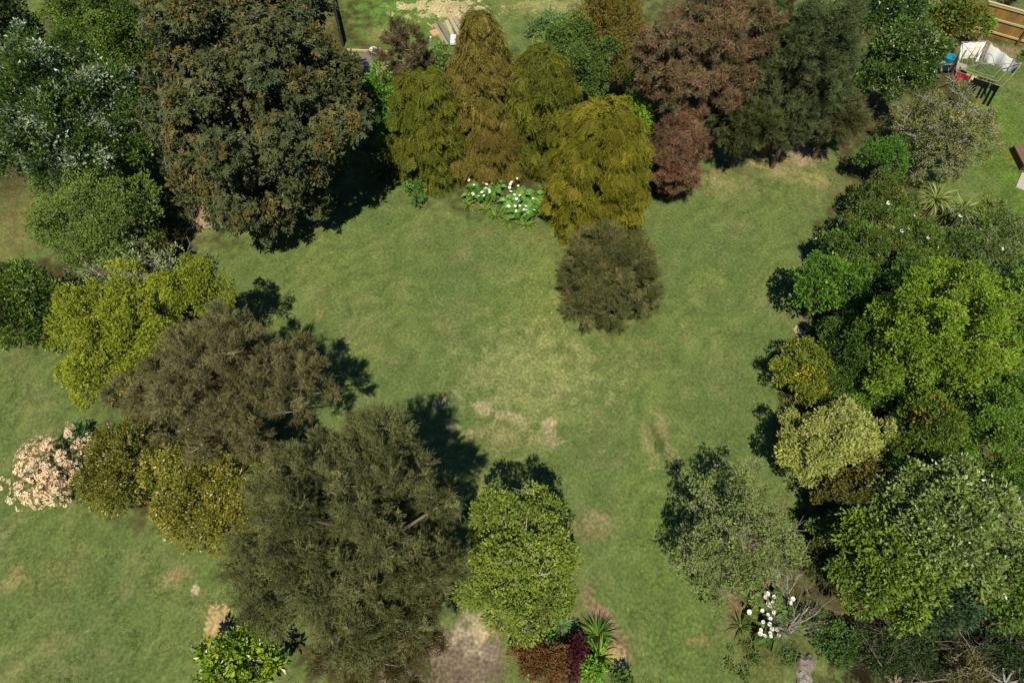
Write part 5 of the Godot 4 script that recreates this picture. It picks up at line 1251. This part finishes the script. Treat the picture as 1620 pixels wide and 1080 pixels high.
const ROSETTES := [
	{"name": "yucca_plant", "label": "larger yucca with a star of long pale green leaves in the right bed", "cat": "plant", "at": Vector3(18.310, 1.500, -20.059), "n": 64, "length": 1, "width": 0.075, "open": 1.75, "colors": ["7c8c44", "8f9c54", "6a7c3a"], "seed": 202},
	{"name": "yucca_plant", "label": "smaller yucca right of the big one, beside a dry seed head", "cat": "plant", "at": Vector3(19.641, 1.100, -19.837), "n": 46, "length": 0.85, "width": 0.07, "open": 1.6, "colors": ["74883c", "88984c", "627636"], "seed": 203},
	{"name": "flax_plant", "label": "dark flax with long arching leaves between the big tree and the conifers", "cat": "plant", "at": Vector3(-5.918, 0.050, -23.077), "n": 46, "length": 1.7, "width": 0.07, "open": 0.95, "colors": ["3c4a20", "4a5826", "5c6428"], "seed": 204},
	{"name": "flax_plant", "label": "flax with yellow-green leaves just above the dark flax", "cat": "plant", "at": Vector3(-5.673, 0.050, -24.392), "n": 22, "length": 1.2, "width": 0.08, "open": 0.9, "colors": ["8c9a2c", "a8a838", "6c8028"], "seed": 205},
	{"name": "flax_plant", "label": "dark green flax at the edge of the bottom bed", "cat": "plant", "at": Vector3(2.769, 0.050, -2.816), "n": 64, "length": 0.78, "width": 0.055, "open": 0.95, "colors": ["3a5a22", "4c6e2a", "6a8434"], "seed": 206},
	{"name": "flax_plant", "label": "yellow-green flax below the dark green flax of the bottom bed", "cat": "plant", "at": Vector3(2.791, 0.050, -2.199), "n": 34, "length": 0.8, "width": 0.055, "open": 0.9, "colors": ["6a9030", "84a23c", "567c2c"], "seed": 207},
	{"name": "agapanthus_plant", "label": "fine-leaved blue-green tuft under the light green bush", "cat": "plant", "at": Vector3(1.611, 0.050, -3.141), "n": 46, "length": 0.6, "width": 0.032, "open": 1.2, "colors": ["6a9460", "5a8450"], "seed": 208},
	{"name": "agapanthus_plant", "label": "small grey-green tuft growing in the rusty bush", "cat": "plant", "at": Vector3(1.135, 0.900, -2.263), "n": 30, "length": 0.4, "width": 0.025, "open": 1.2, "colors": ["74885c", "647a50"], "seed": 209},
	{"name": "agapanthus_plant", "label": "arching strap-leaved clump at the left end of the lily border", "cat": "plant", "at": Vector3(-1.969, 0.050, -21.048), "n": 44, "length": 0.55, "width": 0.035, "open": 1.15, "colors": ["5a7c2c", "6c8c34", "8c9a38"], "seed": 210},
	{"name": "agapanthus_plant", "label": "arching strap-leaved clump in the middle of the lily border", "cat": "plant", "at": Vector3(-1.210, 0.050, -20.747), "n": 50, "length": 0.6, "width": 0.035, "open": 1.15, "colors": ["56782c", "688a34", "9a9c38"], "seed": 211},
	{"name": "agapanthus_plant", "label": "arching strap-leaved clump at the front of the lily border", "cat": "plant", "at": Vector3(-0.745, 0.050, -20.375), "n": 46, "length": 0.55, "width": 0.035, "open": 1.15, "colors": ["54762a", "668832", "7c9438"], "seed": 212},
	{"name": "agapanthus_plant", "label": "arching strap-leaved clump at the right front of the lily border", "cat": "plant", "at": Vector3(-0.114, 0.050, -20.081), "n": 46, "length": 0.55, "width": 0.035, "open": 1.15, "colors": ["54762a", "668832", "7c9438"], "seed": 213},
	{"name": "agapanthus_plant", "label": "arching strap-leaved clump at the far right end of the lily border", "cat": "plant", "at": Vector3(0.738, 0.050, -19.862), "n": 40, "length": 0.5, "width": 0.035, "open": 1.15, "colors": ["54762a", "668832", "7c9438"], "seed": 214},
	{"name": "agapanthus_plant", "label": "arching strap-leaved clump between the two lily clumps", "cat": "plant", "at": Vector3(-0.406, 0.050, -21.124), "n": 44, "length": 0.55, "width": 0.035, "open": 1.1, "colors": ["4c6e28", "5e8030", "7c9438"], "seed": 215},
	{"name": "strap_plant", "label": "dark strap-leaved tuft left of the white lilies in the right bed", "cat": "plant", "at": Vector3(7.472, 0.050, -3.102), "n": 34, "length": 0.55, "width": 0.04, "open": 1.1, "colors": ["3f5c24", "52702c"], "seed": 216},
	{"name": "dry_seed_head", "label": "dry straw tussock between the two yuccas", "cat": "plant", "at": Vector3(19.770, 0.250, -20.574), "n": 60, "length": 0.5, "width": 0.02, "open": 1.5, "colors": ["b0a07c", "c4b492", "9a8c6c"], "seed": 217},
]
const LILIES := [
	{"name": "arum_lily_bed", "label": "left clump of white arum lilies under the conifers", "cat": "lily bed", "at": Vector3(-1.347, 0.000, -21.704), "rx": 0.7616, "rz": 0.5929, "leaves": 90, "flowers": [Vector3(-0.634, 0.620, -0.245), Vector3(-0.378, 0.620, -0.022), Vector3(0.079, 0.620, -0.072), Vector3(0.219, 0.620, -0.010), Vector3(0.496, 0.620, -0.412), Vector3(0.463, 0.620, -0.084), Vector3(0.190, 0.620, 0.186), Vector3(0.331, 0.620, 0.326), Vector3(0.333, 0.620, 0.466), Vector3(-0.446, 0.620, 0.490), Vector3(-0.406, 0.620, 0.611), Vector3(-0.047, 0.620, 0.478), Vector3(-0.144, 0.620, 0.659), Vector3(0.053, 0.620, 0.671)], "colors": ["4f7a2c", "608a36", "44702a"], "seed": 218},
	{"name": "arum_lily_bed", "label": "right clump of white arum lilies with big leaves under the conifers", "cat": "lily bed", "at": Vector3(0.520, 0.000, -20.790), "rx": 0.8084, "rz": 0.8404, "leaves": 100, "flowers": [Vector3(-0.562, 0.620, -1.047), Vector3(-0.562, 0.620, -0.923), Vector3(-0.621, 0.620, -0.703), Vector3(-0.548, 0.620, -0.496), Vector3(-0.262, 0.620, -0.831), Vector3(-0.378, 0.620, -0.284), Vector3(-0.186, 0.620, -0.254), Vector3(-0.324, 0.620, -0.026), Vector3(-0.651, 0.620, 0.413), Vector3(-0.371, 0.620, 0.401), Vector3(-0.176, 0.620, 0.371), Vector3(0.109, 0.620, 0.371), Vector3(0.116, 0.620, 0.577), Vector3(-0.019, 0.620, 0.577), Vector3(0.477, 0.620, 0.577), Vector3(0.406, 0.620, -0.074), Vector3(-0.344, 0.620, 0.671), Vector3(-0.283, 0.620, -1.263)], "colors": ["5c8a38", "6c9840", "4a762c"], "seed": 219},
	{"name": "arum_lily_bed", "label": "clump of white arum lilies in the lower right bed", "cat": "lily bed", "at": Vector3(8.358, 0.000, -3.341), "rx": 0.499, "rz": 0.7994, "leaves": 80, "flowers": [Vector3(-0.069, 0.620, -0.689), Vector3(-0.125, 0.620, -0.545), Vector3(0.072, 0.620, -0.371), Vector3(-0.097, 0.620, -0.359), Vector3(-0.028, 0.620, -0.241), Vector3(-0.328, 0.620, -0.124), Vector3(-0.732, 0.620, -0.066), Vector3(-0.165, 0.620, -0.042), Vector3(0.061, 0.620, -0.054), Vector3(-0.102, 0.620, 0.105), Vector3(-0.308, 0.620, 0.193), Vector3(-0.159, 0.620, 0.277), Vector3(-0.474, 0.620, 0.407), Vector3(-0.120, 0.620, 0.396), Vector3(0.055, 0.620, 0.426), Vector3(-0.519, 0.620, 0.540), Vector3(-0.361, 0.620, 0.593), Vector3(-0.186, 0.620, 0.510), Vector3(-0.187, 0.620, 0.600), Vector3(0.068, 0.620, 0.570), Vector3(0.174, 0.620, -0.577), Vector3(0.721, 0.620, -0.470), Vector3(0.670, 0.620, -0.340)], "colors": ["3a5424", "4c6a2c", "5c6a2c"], "seed": 220},
]
const PATCHES := [
	[23.84, -23.61, 2.11, 8.3, 0, "56702e", 0.75, 0.5],
	[-7.35, -34.08, 3.85, 4.32, 0, "5c7a36", 0.8, 0.5],
	[5.38, -4.91, 1.29, 4.5, 0, "5c7236", 0.45, 0.8],
	[1.86, -15.69, 2.92, 3.49, 0, "7c8644", 0.35, 0.9],
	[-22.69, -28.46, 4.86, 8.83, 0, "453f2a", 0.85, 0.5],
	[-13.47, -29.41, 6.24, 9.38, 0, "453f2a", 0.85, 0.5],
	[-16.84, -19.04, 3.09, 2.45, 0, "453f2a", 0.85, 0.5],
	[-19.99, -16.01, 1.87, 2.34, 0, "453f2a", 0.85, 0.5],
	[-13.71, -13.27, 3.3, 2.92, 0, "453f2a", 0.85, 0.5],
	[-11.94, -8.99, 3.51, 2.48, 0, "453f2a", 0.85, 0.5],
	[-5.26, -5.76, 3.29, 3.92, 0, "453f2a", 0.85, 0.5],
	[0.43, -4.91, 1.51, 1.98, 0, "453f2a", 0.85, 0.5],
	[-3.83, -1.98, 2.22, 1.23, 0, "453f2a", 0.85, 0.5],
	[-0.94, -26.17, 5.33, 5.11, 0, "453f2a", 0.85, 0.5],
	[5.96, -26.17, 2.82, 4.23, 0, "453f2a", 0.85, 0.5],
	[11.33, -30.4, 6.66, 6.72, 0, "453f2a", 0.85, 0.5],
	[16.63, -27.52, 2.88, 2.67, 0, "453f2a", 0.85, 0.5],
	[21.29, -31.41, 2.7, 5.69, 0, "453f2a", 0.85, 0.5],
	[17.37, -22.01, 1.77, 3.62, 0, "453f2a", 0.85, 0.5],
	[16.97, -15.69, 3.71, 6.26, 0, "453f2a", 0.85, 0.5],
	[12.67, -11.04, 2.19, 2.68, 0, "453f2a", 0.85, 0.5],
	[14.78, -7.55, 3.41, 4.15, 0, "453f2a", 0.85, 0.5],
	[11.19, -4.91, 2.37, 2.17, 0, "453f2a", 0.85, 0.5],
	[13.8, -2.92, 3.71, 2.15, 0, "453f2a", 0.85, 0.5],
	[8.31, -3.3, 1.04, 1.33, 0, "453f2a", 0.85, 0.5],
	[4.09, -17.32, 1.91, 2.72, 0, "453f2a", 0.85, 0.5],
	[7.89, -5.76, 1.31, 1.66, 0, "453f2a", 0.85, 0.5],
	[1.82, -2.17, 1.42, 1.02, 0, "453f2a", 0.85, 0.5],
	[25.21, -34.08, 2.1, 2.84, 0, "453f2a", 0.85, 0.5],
	[12.76, -2.17, 2.63, 1.15, 0, "241f16", 0.95, 0.5],  # bed soil darkened to paint the shade under the brown thicket
	[16, -2.17, 1.21, 1.22, 0, "241f16", 0.95, 0.5],  # painted shade on the soil below the silver-grey thicket
	[12.51, -23.53, 3.32, 0.72, 0.42, "94855f", 0.7, 0.9],
	[13.88, -24.32, 1.37, 0.66, 0.35, "8e7a64", 0.8, 0.9],
	[9.77, -22.41, 1.18, 0.85, 0.4, "8c825a", 0.6, 0.9],
	[-13.89, -20.31, 0.8, 0.98, 0, "8d7a62", 1, 0.5],
	[-11.26, -19.54, 0.62, 0.39, 0.2, "a0906a", 0.7, 0.8],
	[-22.35, -19.94, 1.42, 2.5, 0, "7c7448", 0.55, 0.9],
	[0.75, -12.27, 2.99, 2.24, 0, "949468", 0.45, 0.9],  # dry pale grass, partly the bright sun spot painted into the lawn
	[-0.24, -10.65, 1.69, 0.26, 0.25, "9a8e72", 0.7, 1.2],
	[-2.81, -11.2, 0.39, 0.22, 0.3, "a09078", 0.7, 0.8],
	[-2.03, -10, 0.67, 0.18, 0.5, "948868", 0.55, 1.2],
	[1.33, -9.87, 0.43, 0.57, 0, "94866a", 0.7, 1],
	[-0.24, -9.87, 1.43, 0.77, 0, "88805a", 0.45, 1],
	[2.77, -6.37, 0.75, 0.6, 0, "837258", 0.6, 1],
	[-11.36, -4.75, 0.56, 0.34, 0, "8c7a5c", 0.7, 0.9],
	[-10.65, -4.25, 0.13, 0.19, 0, "b8a890", 0.9, 0.4],
	[-9.68, -3.21, 0.41, 0.72, 0, "a58f66", 0.95, 0.5],
	[-8, -15.07, 0.26, 0.23, 0, "8c7450", 0.6, 0.8],
	[-15.46, -4.81, 1.29, 0.78, 0, "727044", 0.4, 1],
	[-9.11, -6.42, 1.33, 0.49, 0, "727848", 0.4, 1],
	[-16.85, -4.5, 0.43, 0.47, 0, "877a54", 0.5, 0.9],
	[-1.42, -2.17, 1.26, 1.26, 0, "6e6254", 1, 0.35],
	[-1.4, -2.86, 0.7, 0.54, 0.4, "a89e84", 0.7, 1.2],
	[-0.73, -3.21, 0.46, 0.42, 0, "a0946c", 0.6, 1.2],
	[3.07, -3.21, 0.33, 1.26, -0.5, "7c6a52", 0.9, 0.5],
	[3.28, -2.17, 0.28, 0.62, -0.6, "9a8460", 0.9, 0.6],
	[5.06, -9.49, 0.24, 1.04, -0.15, "8f8560", 0.55, 1.1],
	[5.77, -9.74, 0.24, 1.16, -0.25, "8c8060", 0.6, 1.1],
	[5.48, -9.49, 0.14, 0.83, -0.2, "5a5038", 0.7, 0.6],
	[7.41, -3.5, 0.33, 1.01, 0.1, "77664c", 0.8, 0.8],
	[8.22, -2.26, 1.42, 0.97, 0, "5c6238", 0.8, 0.9],
	[5.93, -2.63, 0.45, 0.17, 0, "7a6c48", 0.5, 0.8],
	[-11.33, -34.91, 1.2, 2.59, 0, "6c6a4c", 0.9, 0.7],
	[-3.93, -35.65, 2.22, 0.9, 0, "bcab84", 0.85, 1.1],
	[-2.63, -34.08, 1.4, 0.98, 0.2, "a89a70", 0.6, 1.2],
	[-7.27, -33.26, 1.04, 0.6, 0, "96825a", 0.6, 0.9],
	[-7.36, -30.65, 1, 1.44, 0, "877a62", 0.9, 0.5],
	[1.79, -35.77, 2.15, 0.77, 0, "a09668", 0.6, 0.9],
	[23.82, -25.95, 0.25, 3.33, 0, "7c7034", 0.5, 0.8],
	[22.28, -20.12, 0.34, 1.37, 0, "7a7044", 0.5, 0.8],
	[26.03, -31.93, 2.04, 0.68, 0.3, "7f7258", 0.9, 0.6],
	[9.66, -25.73, 0.93, 0.66, 0, "8c7c54", 0.6, 0.8],
	[8.67, -16.99, 0.81, 0.48, 0.4, "748044", 0.5, 1],
]
